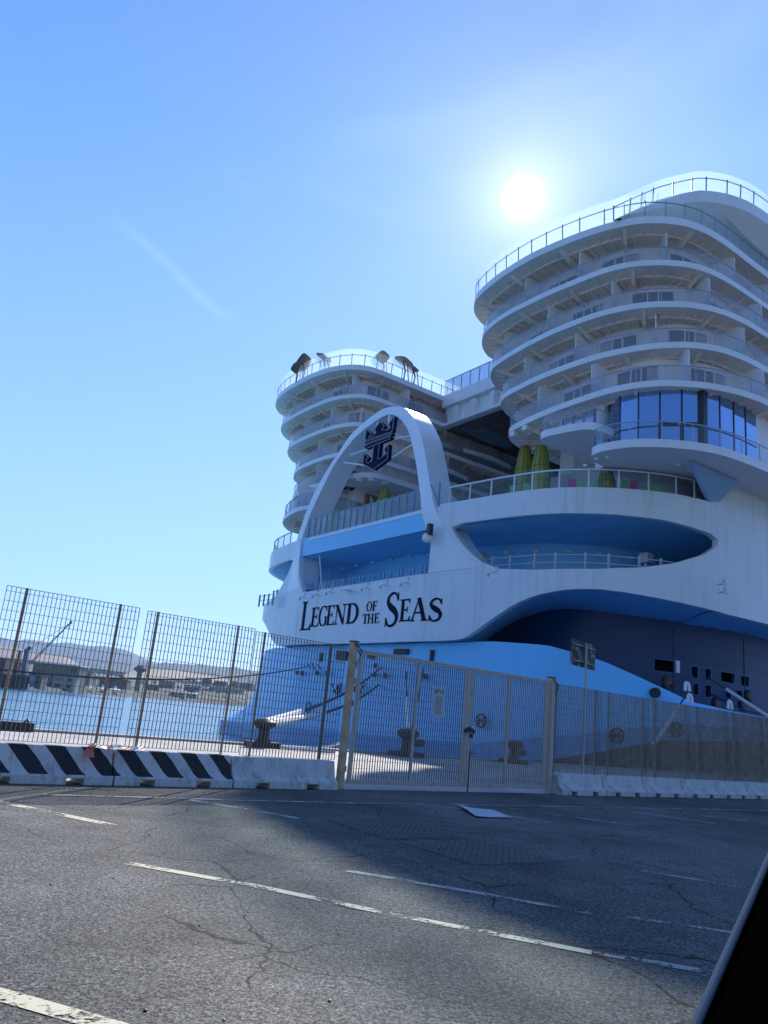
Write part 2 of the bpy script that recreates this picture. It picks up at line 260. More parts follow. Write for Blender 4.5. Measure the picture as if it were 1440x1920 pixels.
def watermat():
    m = bpy.data.materials.new('harbour_water'); m.use_nodes = True; t = m.node_tree; b = t.nodes['Principled BSDF']
    b.inputs['Base Color'].default_value = (0.06, 0.22, 0.36, 1); b.inputs['Roughness'].default_value = 0.12; b.inputs['IOR'].default_value = 1.33
    co = N(t, 'ShaderNodeTexCoord'); n = N(t, 'ShaderNodeTexNoise'); n.inputs['Scale'].default_value = 0.35; n.inputs['Detail'].default_value = 6
    mp_ = N(t, 'ShaderNodeMapping'); mp_.inputs['Scale'].default_value = (0.8, 1.2, 1); t.links.new(co.outputs['Object'], mp_.inputs[0]); t.links.new(mp_.outputs[0], n.inputs['Vector'])
    bp = N(t, 'ShaderNodeBump'); bp.inputs['Strength'].default_value = 0.6; bp.inputs['Distance'].default_value = 0.35
    t.links.new(n.outputs['Fac'], bp.inputs['Height']); t.links.new(bp.outputs[0], b.inputs['Normal']); return m
water_m = watermat()
def stripemat():
    m = conc.copy(); m.name = 'black_striped_concrete'; t = m.node_tree; b = t.nodes['Principled BSDF']
    old = b.inputs['Base Color'].links[0].from_socket
    co = N(t, 'ShaderNodeTexCoord'); sx = N(t, 'ShaderNodeSeparateXYZ'); t.links.new(co.outputs['Object'], sx.inputs[0])
    nn = N(t, 'ShaderNodeTexNoise'); nn.inputs['Scale'].default_value = 4; t.links.new(co.outputs['Object'], nn.inputs['Vector'])
    k = N(t, 'ShaderNodeMath', operation='MULTIPLY_ADD'); k.inputs[1].default_value = 0.85; t.links.new(sx.outputs[2], k.inputs[0]); t.links.new(sx.outputs[0], k.inputs[2])
    k2 = N(t, 'ShaderNodeMath', operation='MULTIPLY_ADD'); k2.inputs[1].default_value = 0.05; t.links.new(nn.outputs['Fac'], k2.inputs[0]); t.links.new(k.outputs[0], k2.inputs[2])
    d = N(t, 'ShaderNodeMath', operation='DIVIDE'); d.inputs[1].default_value = 0.5; t.links.new(k2.outputs[0], d.inputs[0])
    fr = N(t, 'ShaderNodeMath', operation='FRACT'); t.links.new(d.outputs[0], fr.inputs[0])
    lt = N(t, 'ShaderNodeMath', operation='LESS_THAN'); lt.inputs[1].default_value = 0.53; t.links.new(fr.outputs[0], lt.inputs[0])
    hz = N(t, 'ShaderNodeMath', operation='GREATER_THAN'); hz.inputs[1].default_value = 0.13; t.links.new(sx.outputs[2], hz.inputs[0])
    an = N(t, 'ShaderNodeMath', operation='MULTIPLY'); t.links.new(lt.outputs[0], an.inputs[0]); t.links.new(hz.outputs[0], an.inputs[1])
    mx = N(t, 'ShaderNodeMix', data_type='RGBA'); t.links.new(an.outputs[0], mx.inputs[0]); t.links.new(old, mx.inputs[6]); mx.inputs[7].default_value = (0.018, 0.018, 0.02, 1)
    t.links.new(mx.outputs[2], b.inputs['Base Color']); return m
stripe = stripemat()

# ------------------------------------------------------------------ mesh builder
class MB:
    def __init__(s): s.v = []; s.f = []; s.m = []
    def quad(s, a, b, c, d, mi=0):
        n = len(s.v); s.v += [tuple(a), tuple(b), tuple(c), tuple(d)]; s.f.append((n, n + 1, n + 2, n + 3)); s.m.append(mi)
    def tri(s, a, b, c, mi=0):
        n = len(s.v); s.v += [tuple(a), tuple(b), tuple(c)]; s.f.append((n, n + 1, n + 2)); s.m.append(mi)
    def box(s, c, dx, dy, dz, ex=Vector((1, 0, 0)), ey=Vector((0, 1, 0)), ez=Vector((0, 0, 1)), mi=0):
        c = Vector(c); n = len(s.v)
        for k in (-1, 1):
            for j in (-1, 1):
                for i in (-1, 1): s.v.append(tuple(c + ex * (i * dx / 2) + ey * (j * dy / 2) + ez * (k * dz / 2)))
        for q in ((0, 2, 3, 1), (4, 5, 7, 6), (0, 1, 5, 4), (2, 6, 7, 3), (0, 4, 6, 2), (1, 3, 7, 5)):
            s.f.append(tuple(n + i for i in q)); s.m.append(mi)
    def bar(s, a, b, w, h=None, up=Vector((0, 0, 1)), mi=0):
        a, b = Vector(a), Vector(b); d = b - a; L = d.length
        if L < 1e-6: return
        d = d / L; x = d.cross(up)
        if x.length < 1e-4: x = d.cross(Vector((1, 0, 0)))
        x.normalize(); y = x.cross(d)
        s.box((a + b) / 2, L, w, h or w, d, x, y, mi)
    def tube(s, pts, r, n=8, mi=0, cap=True):
        pts = [Vector(p) for p in pts]; base = len(s.v); rs = r if isinstance(r, (list, tuple)) else [r] * len(pts)
        for i, p in enumerate(pts):
            d = (pts[min(i + 1, len(pts) - 1)] - pts[max(i - 1, 0)]).normalized()
            x = d.cross(Vector((0, 0, 1)))
            if x.length < 1e-3: x = d.cross(Vector((1, 0, 0)))
            x.normalize(); y = x.cross(d)
            for k in range(n):
                a = 2 * math.pi * k / n; s.v.append(tuple(p + x * (math.cos(a) * rs[i]) + y * (math.sin(a) * rs[i])))
        for i in range(len(pts) - 1):
            for k in range(n):
                a = base + i * n + k; b = base + i * n + (k + 1) % n
                s.f.append((a, b, b + n, a + n)); s.m.append(mi)
        if cap:
            s.f.append(tuple(base + k for k in range(n - 1, -1, -1))); s.m.append(mi)
            s.f.append(tuple(base + (len(pts) - 1) * n + k for k in range(n))); s.m.append(mi)
    def lathe(s, c, prof, n=16, mi=0, ax_=Vector((0, 0, 1))):
        c = Vector(c)
        s.tube([c + ax_ * z for r, z in prof], [r for r, z in prof], n, mi)
    def prism(s, poly, z0, z1, m_top=0, m_bot=0, m_side=0, top=True):
        """closed plan polygon [(x,y)] extruded between heights (numbers or lists)"""
        n = len(s.v); k = len(poly)
        z0l = z0 if isinstance(z0, (list, tuple)) else [z0] * k; z1l = z1 if isinstance(z1, (list, tuple)) else [z1] * k
        for (x, y), z in zip(poly, z0l): s.v.append((x, y, z))
        for (x, y), z in zip(poly, z1l): s.v.append((x, y, z))
        s.f.append(tuple(range(n + k - 1, n - 1, -1))); s.m.append(m_bot)
        if top: s.f.append(tuple(range(n + k, n + 2 * k))); s.m.append(m_top)
        for i in range(k):
            j = (i + 1) % k; s.f.append((n + i, n + j, n + k + j, n + k + i)); s.m.append(m_side)
    def plate(s, pts, nrm, th, mi=0, mside=None):
        """planar polygon in 3D given thickness th along nrm"""
        n = len(s.v); k = len(pts); nrm = Vector(nrm)
        for p in pts: s.v.append(tuple(Vector(p)))
        for p in pts: s.v.append(tuple(Vector(p) + nrm * th))
        s.f.append(tuple(range(n + k - 1, n - 1, -1))); s.m.append(mi); s.f.append(tuple(range(n + k, n + 2 * k))); s.m.append(mi if mside is None else mside)
        for i in range(k):
            j = (i + 1) % k; s.f.append((n + i, n + j, n + k + j, n + k + i)); s.m.append(mi if mside is None else mside)
    def build(s, name, mats, parent=None, off=None, smooth=False, recalc=True, label=None):
        me = bpy.data.meshes.new(name)
        o3 = off or (0, 0, 0)
        me.from_pydata([(x - o3[0], y - o3[1], z - o3[2]) for x, y, z in s.v], [], s.f)
        if not isinstance(mats, (list, tuple)): mats = [mats]
        for m in mats: me.materials.append(m)
        me.polygons.foreach_set('material_index', s.m)
        if recalc:
            bm = bmesh.new(); bm.from_mesh(me); bmesh.ops.remove_doubles(bm, verts=bm.verts, dist=0.0004) if smooth else None
            bmesh.ops.recalc_face_normals(bm, faces=bm.faces); bm.to_mesh(me); bm.free()
        if smooth:
            me.polygons.foreach_set('use_smooth', [True] * len(me.polygons))
            try: me.set_sharp_from_angle(angle=R(32))
            except Exception: pass
        o = bpy.data.objects.new(name, me); C.objects.link(o)
        if parent: o.parent = parent
        if label: o['label'] = label
        return o
def tag(o, label=None, cat=None, group=None, kind=None):
    if label: o['label'] = label
    if cat: o['category'] = cat
    if group: o['group'] = group
    if kind: o['kind'] = kind
    return o
def thing(name, label, cat, loc=(0, 0, 0), rz=0.0, group=None):
    o = bpy.data.objects.new(name, None); C.objects.link(o); o.location = loc; o.rotation_euler = (0, 0, rz); o.empty_display_size = 0.3
    return tag(o, label, cat, group)
def copy_tree(o, parent=None):
    c = o.copy(); C.objects.link(c)
    if parent: c.parent = parent
    for ch in [x for x in bpy.data.objects if x.parent == o]: copy_tree(ch, c)
    return c

# curve helpers ------------------------------------------------------
def catmull(P, n=6):
    out = []
    for i in range(len(P) - 1):
        p0 = P[max(i - 1, 0)]; p1 = P[i]; p2 = P[i + 1]; p3 = P[min(i + 2, len(P) - 1)]
        for k in range(n):
            t = k / n
            out.append(tuple(0.5 * (2 * b + (c - a) * t + (2 * a - 5 * b + 4 * c - d) * t * t + (3 * b - a - 3 * c + d) * t ** 3) for a, b, c, d in zip(p0, p1, p2, p3)))
    out.append(tuple(P[-1])); return out
def chaikin(P, k=2):
    for _ in range(k):
        Q = [P[0]]
        for a, b in zip(P[:-1], P[1:]):
            Q.append(tuple(x * .75 + y * .25 for x, y in zip(a, b))); Q.append(tuple(x * .25 + y * .75 for x, y in zip(a, b)))
        Q.append(P[-1]); P = Q
    return P
def resample(P, d):
    P = np.array(P, float); L = np.concatenate([[0], np.cumsum(np.hypot(*(P[1:] - P[:-1]).T))])
    n = max(2, int(L[-1] / d) + 1); q = np.linspace(0, L[-1], n)
    return [(float(np.interp(a, L, P[:, 0])), float(np.interp(a, L, P[:, 1]))) for a in q]
def normals(P):
    P = np.array(P, float); T = np.gradient(P, axis=0); T /= np.maximum(1e-9, np.linalg.norm(T, axis=1))[:, None]
    return np.stack([T[:, 1], -T[:, 0]], 1)
def offset(P, d):
    n = normals(P); return [(p[0] + a[0] * d, p[1] + a[1] * d) for p, a in zip(P, n)]
def inpoly(x, y, poly):
    c = False; j = len(poly) - 1
    for i in range(len(poly)):
        xi, yi = poly[i]; xj, yj = poly[j]
        if (yi > y) != (yj > y) and x < (xj - xi) * (y - yi) / (yj - yi) + xi: c = not c
        j = i
    return c

# ================================================================== SETTING
def structure(name, mb, m, **k):
    o = mb.build(name, m, **k); o['kind'] = 'structure'; return o
QT = 24.2                                   # quay edge, measured across the quay
fd = Vector((0.7719, 0.6358, 0)); fn = Vector((-0.6358, 0.7719, 0)); FP0 = Vector((-4.67, 10.80, 0))
def fp(a, off=0.0, z=0.0): return FP0 + fd * a + fn * off + Vector((0, 0, z))
# car park asphalt up to the fence line, quay apron beyond it
b = MB()
pts = [fp(-60, 0.1), fp(120, 0.1), fp(120, -70), fp(-60, -90)]
b.quad(*[(p.x, p.y, 0.0) for p in pts]); structure('car_park_ground', b, asph)
b = MB()
q = [fp(-60, 0.1), fp(120, 0.1)] + [stz(150, QT, 0), stz(-60, QT, 0)]
b.prism([(p.x, p.y) for p in q], -4.0, 0.0); structure('quay_apron', b, quayc)
b = MB()
for (s0, s1, t0, t1, h) in [(-60, 150, QT - 0.45, QT + 0.02, 0.07)]:
    c = [stz(s0, t0, 0), stz(s1, t0, 0), stz(s1, t1, 0), stz(s0, t1, 0)]
    b.prism([(p.x, p.y) for p in c], 0.004, h)
structure('quay_edge_kerb', b, mat('kerb_concrete', (0.38, 0.35, 0.31), 0.8, noise=0.15, nscale=1.5))
b = MB(); b.quad((-9000, -200, -2), (9000, -200, -2), (9000, 12000, -2), (-9000, 12000, -2)); structure('harbour_water', b, water_m)

# painted lines -------------------------------------------------------
def line(name, px, wid, m, h=0.004):
    P = [ground(x, y) for x, y in px]; b = MB(); n = len(P)
    L = []; Rr = []
    for i, p in enumerate(P):
        d = (P[min(i + 1, n - 1)] - P[max(i - 1, 0)]).normalized(); x = Vector((-d.y, d.x, 0))
        L.append(p + x * wid / 2 + Vector((0, 0, h))); Rr.append(p - x * wid / 2 + Vector((0, 0, h)))
    for i in range(n - 1): b.quad(Rr[i], Rr[i + 1], L[i + 1], L[i])
    o = b.build(name, m); o['kind'] = 'structure'; return o
line('parking_line', [(240, 1619), (480, 1662), (720, 1712), (1110, 1787)], 0.10, yel)
line('parking_line', [(1112, 1786), (1345, 1826), (1600, 1872)], 0.10, wht)
line('parking_line', [(650, 1633), (880, 1672), (1110, 1713)], 0.10, wht)
line('parking_line', [(1150, 1716), (1378, 1750), (1500, 1768)], 0.08, wht)
line('parking_line', [(-120, 1480), (0, 1504), (212, 1548)], 0.14, yel)
line('parking_line', [(-150, 1826), (0, 1866), (190, 1920), (260, 1942)], 0.12, yel)
line('parking_line', [(355, 1500), (460, 1517), (560, 1535)], 0.12, wht)
line('bay_end_line', [(80, 1491), (270, 1496), (440, 1501), (640, 1506), (1000, 1512), (1440, 1520), (1700, 1524)], 0.11, wht, 0.008)
for a, c in (((800, 1508), (1055, 1545)), ((940, 1514), (1185, 1547)), ((1130, 1515), (1345, 1544)), ((1200, 1515), (1405, 1540))):
    line('parking_line', [a, c], 0.10, wht)
line('parking_line', [(1205, 1633), (1390, 1664)], 0.08, wht)

# steel trench covers set in the asphalt ------------------------------
steelp = mat('patterned_steel_plate', (0.10, 0.10, 0.095), 0.7, metal=0.0, noise=0.2, nscale=3, bump=0.6, bscale=18)
for px, lab in (([(610, 1537.5), (756, 1538), (874, 1572), (718, 1573)], 'ribbed steel trench cover in the dark asphalt, the farther of the two'),
           ([(749, 1580), (905.6, 1579), (1058, 1616), (888, 1623)], 'ribbed steel trench cover in the dark asphalt, the nearer of the two')):
    P = [ground(x, y) for x, y in px]; c = sum(P, Vector()) / 4
    b = MB(); b.prism([(p.x - c.x, p.y - c.y) for p in P], 0.0, 0.012)
    e0, e1 = (P[1] - P[0]), (P[3] - P[0])
    for i in range(1, 26):
        a = P[0] + e1 * (i / 26) - c; a2 = P[0] + (P[1] - P[0]) + (P[2] - P[1]) * (i / 26) - c
        for j in range(13):
            f0, f1 = (j + (0.5 if i % 2 else 0.05)) / 13.6, (j + (1.35 if i % 2 else 0.9)) / 13.6
            q0, q1 = a.lerp(a2, f0), a.lerp(a2, f1); b.bar((q0.x, q0.y, 0.013), (q1.x, q1.y, 0.013), 0.026, 0.01)
    o = b.build('trench_cover', steelp); o.location = c; tag(o, lab, 'trench cover', 'steel trench covers in the car park')
# sheet of cardboard on the ground
P = [ground(x, y) for x, y in [(857, 1514), (925, 1521), (961, 1535), (892, 1533.7)]]; c = sum(P, Vector()) / 4
b = MB(); nseg = 8; top = []
for i in range(nseg + 1):
    a = P[0].lerp(P[1], i / nseg) - c; d = P[3].lerp(P[2], i / nseg) - c; hgt = 0.045 * max(0, 1 - i / 3.0) ** 1.5 + 0.02
    top.append((a + Vector((0, 0, hgt)), d + Vector((0, 0, 0.012 + hgt * 0.3))))
for (a, d), (a2, d2) in zip(top[:-1], top[1:]):
    b.quad(a, a2, d2, d); b.quad(a - Vector((0, 0, .008)), d - Vector((0, 0, .008)), d2 - Vector((0, 0, .008)), a2 - Vector((0, 0, .008)))
o = b.build('cardboard_sheet', paper, recalc=False); o.location = c; tag(o, 'flat white cardboard sheet with a curled corner lying on the asphalt', 'cardboard')
# small stones
for i, (x, y, slb) in enumerate([(95, 1660, 'small dark stone left of the long yellow line, the farthest left one'), (212, 1647, 'small dark stone just left of the start of the long yellow line'), (272, 1896, 'small dark stone at the bottom edge right of the short yellow line'), (420, 1914, 'small dark stone at the bottom edge left of centre'), (618, 1878, 'small dark stone near the bottom edge right of centre'), (374, 1736, 'small dark stone below the crack that crosses the yellow line'), (634, 1752, 'small dark stone just below the middle of the long yellow line')]):
    p = ground(x, y); b = MB(); r0 = random.uniform(0.007, 0.012)
    b.lathe((0, 0, 0), [(r0 * .6, 0), (r0, r0 * .4), (r0 * .8, r0 * .8), (r0 * .2, r0)], 7)
    o = b.build('stone', iron, smooth=True); o.location = p; tag(o, slb, 'stone', 'loose dark stones on the asphalt')

# ================================================================== SHIP
S0, T0, Z0 = 60.0, 55.75, -2.0
TC = 55.75
ship = thing('cruise_ship', 'huge white and light blue cruise ship with curved balcony towers and a stern arch', 'cruise ship', stz(S0, T0, Z0), TH)
OFF = (S0, T0, Z0)
def part(name, b, m, parent=None, smooth=False, label=None, recalc=True):
    return b.build(name, m, parent or ship, OFF, smooth=smooth, label=label, recalc=recalc)
# plan line of the stern, near side then mirrored; q = length along it from the middle
WN = [(36.5, 47), (37, 43.1), (37.6, 39), (38.4, 35.7), (39.9, 33.1), (41.9, 31.1), (44.4, 29.5), (47.5, 28.6), (52, 28.1), (60, 28), (90, 28), (150, 28)]
near = [(max(36.5, p[0]), p[1]) for p in catmull([(36.5, 51)] + WN, 8)]
far_ = [(s, 2 * TC - t) for s, t in near]
Wp = far_[::-1] + near
Wp = np.array(Wp); keep = [0] + [i for i in range(1, len(Wp)) if np.hypot(*(Wp[i] - Wp[i - 1])) > 1e-4]; Wp = Wp[keep]
WL = np.concatenate([[0], np.cumsum(np.hypot(*(Wp[1:] - Wp[:-1]).T))])
mid = float(np.interp(0, [0], [0])) + float(WL[np.argmin(np.abs(Wp[:, 1] - 60.5))])
i0 = np.argmin(np.abs(Wp[:, 1] - 60.5)); WL = WL - WL[i0] - (Wp[i0, 1] - 54.5) * -1 - 2 * (Wp[i0, 1] - 54.5)
QC = 54.5 - TC                              # q of the ship's middle line
def wall(q, z, off=0.0):
    s = float(np.interp(q, WL, Wp[:, 0])); t = float(np.interp(q, WL, Wp[:, 1]))
    if off:
        e = 0.35; s1 = float(np.interp(q + e, WL, Wp[:, 0])); t1 = float(np.interp(q + e, WL, Wp[:, 1])); s2 = float(np.interp(q - e, WL, Wp[:, 0])); t2 = float(np.interp(q - e, WL, Wp[:, 1]))
        ds, dt = s1 - s2, t1 - t2; L = math.hypot(ds, dt); s += dt / L * off; t += -ds / L * off
    return (s, t, z)
def wallmesh(b, outer, holes, th, mapf, step=1.2, mi=0, mi_in=0, mi_side=0):
    """polygon with holes drawn on a curved wall (unrolled q,z), given thickness inward"""
    vs_ = []; es = []
    def loop(P):
        D = []
        for a, c in zip(P, P[1:] + P[:1]):
            n = max(1, int(math.hypot(a[0] - c[0], a[1] - c[1]) / step))
            D += [(a[0] + (c[0] - a[0]) * i / n, a[1] + (c[1] - a[1]) * i / n) for i in range(n)]
        n0 = len(vs_); vs_.extend(Vector(p) for p in D); es.extend((n0 + i, n0 + (i + 1) % len(D)) for i in range(len(D))); return D
    O = loop(outer); H = [loop(h) for h in holes]
    qs = [p[0] for p in O]; zs = [p[1] for p in O]; x = min(qs) + step / 2
    while x < max(qs):
        z = min(zs) + step / 2
        while z < max(zs):
            if inpoly(x, z, O) and not any(inpoly(x, z, h) for h in H): vs_.append(Vector((x, z)))
            z += step * 2
        x += step
    v, e, f, *_ = delaunay_2d_cdt(vs_, es, [], 0, 1e-4)
    tr = []
    for t in f:
        cx = sum(v[i][0] for i in t) / len(t); cz = sum(v[i][1] for i in t) / len(t)
        if inpoly(cx, cz, O) and not any(inpoly(cx, cz, h) for h in H): tr.append(tuple(t))
    n0 = len(b.v); n = len(v)
    for p in v: b.v.append(tuple(mapf(p[0], p[1], 0.0)))
    for p in v: b.v.append(tuple(mapf(p[0], p[1], -th)))
    cnt = {}
    for t in tr:
        b.f.append(tuple(n0 + i for i in t)); b.m.append(mi); b.f.append(tuple(n0 + n + i for i in reversed(t))); b.m.append(mi_in)
        for a, c in zip(t, t[1:] + t[:1]): cnt.setdefault((min(a, c), max(a, c)), []).append((a, c))
    for k, l in cnt.items():
        if len(l) == 1:
            a, c = l[0]; b.f.append((n0 + c, n0 + a, n0 + n + a, n0 + n + c)); b.m.append(mi_side)
mirq = lambda q: 2 * QC - q
low_edge = [(-14.0, 7.3), (-5, 7.2), (0, 7.1), (7, 7.1), (12.0, 7.2), (13.5, 7.6), (15.2, 8.6), (17.5, 9.8), (20.0, 10.5), (23.0, 10.75), (28.0, 10.4), (32.5, 10.2), (38, 10.15), (110, 10.1)]
low_near = [p for p in low_edge if p[0] >= 0]
low_far = [(mirq(q), z) for q, z in low_near if q > 10][::-1]
top_z = 17.77
side_rise = [(30.78, 17.77), (33.0, 19.35), (110, 19.35)]
outer = low_far + [p for p in low_near] + [(110, 19.35), (33.0, 19.35), (30.9, 17.77), (20, 17.77), (11.5, 17.77), (9.6, 17.77), (8.9, 15.5), (8.9, 12.3), (-9.9, 12.15), (-11.2, 14), (-12.2, 17.77), (mirq(20), 17.77), (mirq(30.9), 17.77), (mirq(33), 19.35), (mirq(110), 19.35)]
outer = catmull(low_far, 3) + catmull(low_near, 3) + outer[len(low_far) + len(low_near):]
uop = [(10.95, 15.75), (11.4, 15.05), (12.2, 14.25), (13.1, 13.5), (14.2, 12.75), (15.7, 12.2), (18.5, 11.98), (22.6, 12.09), (25.5, 12.4), (27.8, 12.95), (30.2, 13.9), (31.5, 14.75), (31.55, 15.2), (30.9, 15.5), (27, 15.83), (24, 15.9), (19, 15.92), (15, 15.95), (12, 15.97)]
uop2 = [(mirq(q), z) for q, z in uop]
b = MB()
wallmesh(b, outer, [uop, uop2], 0.45, lambda q, z, o: wall(q, z, o))
part('stern_hull', b, white, smooth=True)
# painted white underside band: soffit from the lower white edge to the inner wall, both sides
IN_N = [(44.0, 56), (44.4, 50), (45.0, 43), (45.8, 38.3), (49.5, 34.0), (54, 32.0), (60, 31.4), (75, 31.2), (120, 31.2), (150, 31.2)]
inn = np.array(catmull(IN_N, 6)); inL = np.concatenate([[0], np.cumsum(np.hypot(*(inn[1:] - inn[:-1]).T))])
def inner_wall(u): return float(np.interp(u, inL, inn[:, 0])), float(np.interp(u, inL, inn[:, 1]))
for side in (1, -1):
    b = MB(); LN = catmull(low_near, 4); prev = None
    for q, z in LN:
        if q < 8: continue
        o3 = wall(q if side > 0 else mirq(q), z + 0.02, -0.4); uu = max(0, min(inL[-1], (q - 8) * 1.0 + 2))
        s, t = inner_wall(uu); t = t if side > 0 else 2 * TC - t
        cur = (o3, (s, t, z - 0.15 + 0.0))
        if prev: b.quad(prev[0], cur[0], cur[1], prev[1])
        prev = cur
    part('recess_soffit', b, mblue, smooth=True, recalc=False)
# inner wall of the lower recess, with the mooring deck openings cut in it
def inmap(q, z, o):
    s, t = inner_wall(q); s2, t2 = inner_wall(q + 0.3); s1, t1 = inner_wall(max(0, q - 0.3)); ds, dt = s2 - s1, t2 - t1; L = math.hypot(ds, dt) or 1
    return (s + dt / L * o, t - ds / L * o, z)
def in_from_px(x, y):
    d = ray(x, y); best = None
    for i in range(len(inn) - 1):
        a, c = inn[i], inn[i + 1]; M = np.array([[d.dot(U), -(c - a)[0]], [d.dot(V_), -(c - a)[1]]])
        try: k, m_ = np.linalg.solve(M, a)
        except Exception: continue
        if -1e-6 <= m_ <= 1 + 1e-6 and k > 0 and (best is None or k < best[0]): best = (k, inL[i] + m_ * (inL[i + 1] - inL[i]))
    return (float(best[1]), EYE + best[0] * d.z) if best else None
opx = [[(255, 300), (475, 330), (475, 455), (255, 430)], [(640, 378), (718, 388), (713, 515), (645, 505)], [(783, 405), (850, 412), (850, 535), (788, 525)], [(945, 435), (1095, 458), (1090, 570), (950, 545)],
       [(1155, 480), (1245, 488), (1240, 602), (1160, 588)], [(660, 560), (720, 568), (720, 688), (660, 680)], [(785, 575), (850, 582), (850, 710), (785, 705)], [(1000, 610), (1058, 617), (1055, 720), (998, 715)], [(1115, 625), (1175, 635), (1170, 745), (1117, 735)]]
fr_m = mat('navy_frame_paint', (0.035, 0.13, 0.28), 0.4)
oph = [[in_from_px(1180 + x / 5.54, 1180 + y / 5.54) for x, y in P] for P in opx]
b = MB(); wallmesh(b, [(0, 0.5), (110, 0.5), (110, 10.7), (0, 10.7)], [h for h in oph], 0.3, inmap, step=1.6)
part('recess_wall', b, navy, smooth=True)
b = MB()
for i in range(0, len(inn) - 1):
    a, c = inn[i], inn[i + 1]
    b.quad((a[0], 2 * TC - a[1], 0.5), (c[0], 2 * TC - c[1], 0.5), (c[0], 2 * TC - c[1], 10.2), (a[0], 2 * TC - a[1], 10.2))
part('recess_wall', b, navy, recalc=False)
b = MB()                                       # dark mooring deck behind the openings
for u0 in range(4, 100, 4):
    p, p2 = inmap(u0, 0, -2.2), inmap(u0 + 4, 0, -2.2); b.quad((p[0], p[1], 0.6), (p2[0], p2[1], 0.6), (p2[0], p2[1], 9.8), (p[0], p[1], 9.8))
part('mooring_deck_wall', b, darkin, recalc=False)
for h in oph:
    b = MB(); h2 = h + [h[0]]
    for a, c in zip(h2[:-1], h2[1:]): b.bar(inmap(a[0], a[1], 0.0), inmap(c[0], c[1], 0.0), 0.05, 0.06)
    part('opening_frame', b, fr_m)
# plate seams on the navy wall
b = MB()
for z_, q0, q1 in ((7.35, 20, 100), (8.6, 24, 100), (4.2, 22, 100)):
    for i in range(int(q0), int(q1), 2): b.bar(inmap(i, z_, 0.02), inmap(i + 2, z_, 0.02), 0.05, 0.05)
for q_ in (24.5, 31.0, 38, 45): b.bar(inmap(q_, 4.2, 0.02), inmap(q_, 9.6, 0.02), 0.05, 0.05)
part('plate_seam', b, navy)

# lower light blue body ----------------------------------------------
qn_ = [-1, 0, 9.5, 14.9, 19.3, 24.0, 28.0, 30.5, 34.7, 39, 110]
zt = lambda q: np.interp(q, [0, 9.5, 14.9, 19.5, 23.3, 26.9, 29.7, 33.8, 38.4, 110], [7.08, 7.08, 7.19, 6.97, 6.18, 4.97, 4.16, 3.92, 3.78, 3.6])
zk = lambda q: np.interp(q, [-40, -26, -14, 0, 9, 14.7, 17.5, 20.5, 25.2, 28.0, 34, 110], [-0.65, -0.65, -0.5, -0.15, 0.0, 0.21, 0.7, 1.19, 2.14, 2.65, 2.9, 2.9])
zb = lambda q: np.interp(q, [-60, 14, 20.5, 23.9, 27.0, 31.5, 38.4, 110], [-2.3, -1.4, -0.18, 0.73, 1.59, 1.88, 2.2, 2.2])
qs = [x * 1.0 for x in range(-112, -40, 4)] + [x * 0.7 for x in range(-57, 58)] + [x * 1.0 for x in range(41, 112, 4)]
qc = mirq(26.5)
def bump_(q): return math.exp(-((q - qc) / 5.0) ** 2)
b = MB(); rows = []
for q in qs:
    qa = q if q > QC else mirq(q)
    T = float(zt(qa)); Kz = float(zk(q)) if q > -40 else -0.65; B = min(float(zb(q)) if q > QC else -2.3, Kz - 0.25)
    f = bump_(q)
    topo = -0.75
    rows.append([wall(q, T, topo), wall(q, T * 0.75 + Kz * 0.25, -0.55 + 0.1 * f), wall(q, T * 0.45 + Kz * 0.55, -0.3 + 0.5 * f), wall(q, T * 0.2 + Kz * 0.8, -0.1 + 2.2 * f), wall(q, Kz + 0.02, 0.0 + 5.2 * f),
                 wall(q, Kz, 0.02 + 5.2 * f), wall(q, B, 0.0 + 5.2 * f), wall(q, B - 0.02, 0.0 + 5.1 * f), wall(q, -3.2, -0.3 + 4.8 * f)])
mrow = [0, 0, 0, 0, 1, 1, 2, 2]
for ra, rb in zip(rows[:-1], rows[1:]):
    for i in range(8): b.quad(ra[i], rb[i], rb[i + 1], ra[i + 1], mrow[i])
    # top deck closing the body towards the recess wall
    b.quad(ra[0], rb[0], (rb[0][0] + 6 if abs(rb[0][1] - TC) < 16 else rb[0][0], rb[0][1] + (7 if rb[0][1] < TC - 16 else (-7 if rb[0][1] > TC + 16 else 0)), rb[0][2]),
           (ra[0][0] + 6 if abs(ra[0][1] - TC) < 16 else ra[0][0], ra[0][1] + (7 if ra[0][1] < TC - 16 else (-7 if ra[0][1] > TC + 16 else 0)), ra[0][2]), 0)
part('lower_hull', b, [lblue, dkband, hull_base], smooth=True, recalc=False)
# soffit under the transom
b = MB()
for i in range(-14, 14):
    a, c = wall(i - 1, 7.22, -0.4), wall(i, 7.22, -0.4); b.quad(a, c, (c[0] + 8, c[1], 7.12), (a[0] + 8, a[1], 7.12))
part('transom_soffit', b, mblue, recalc=False)
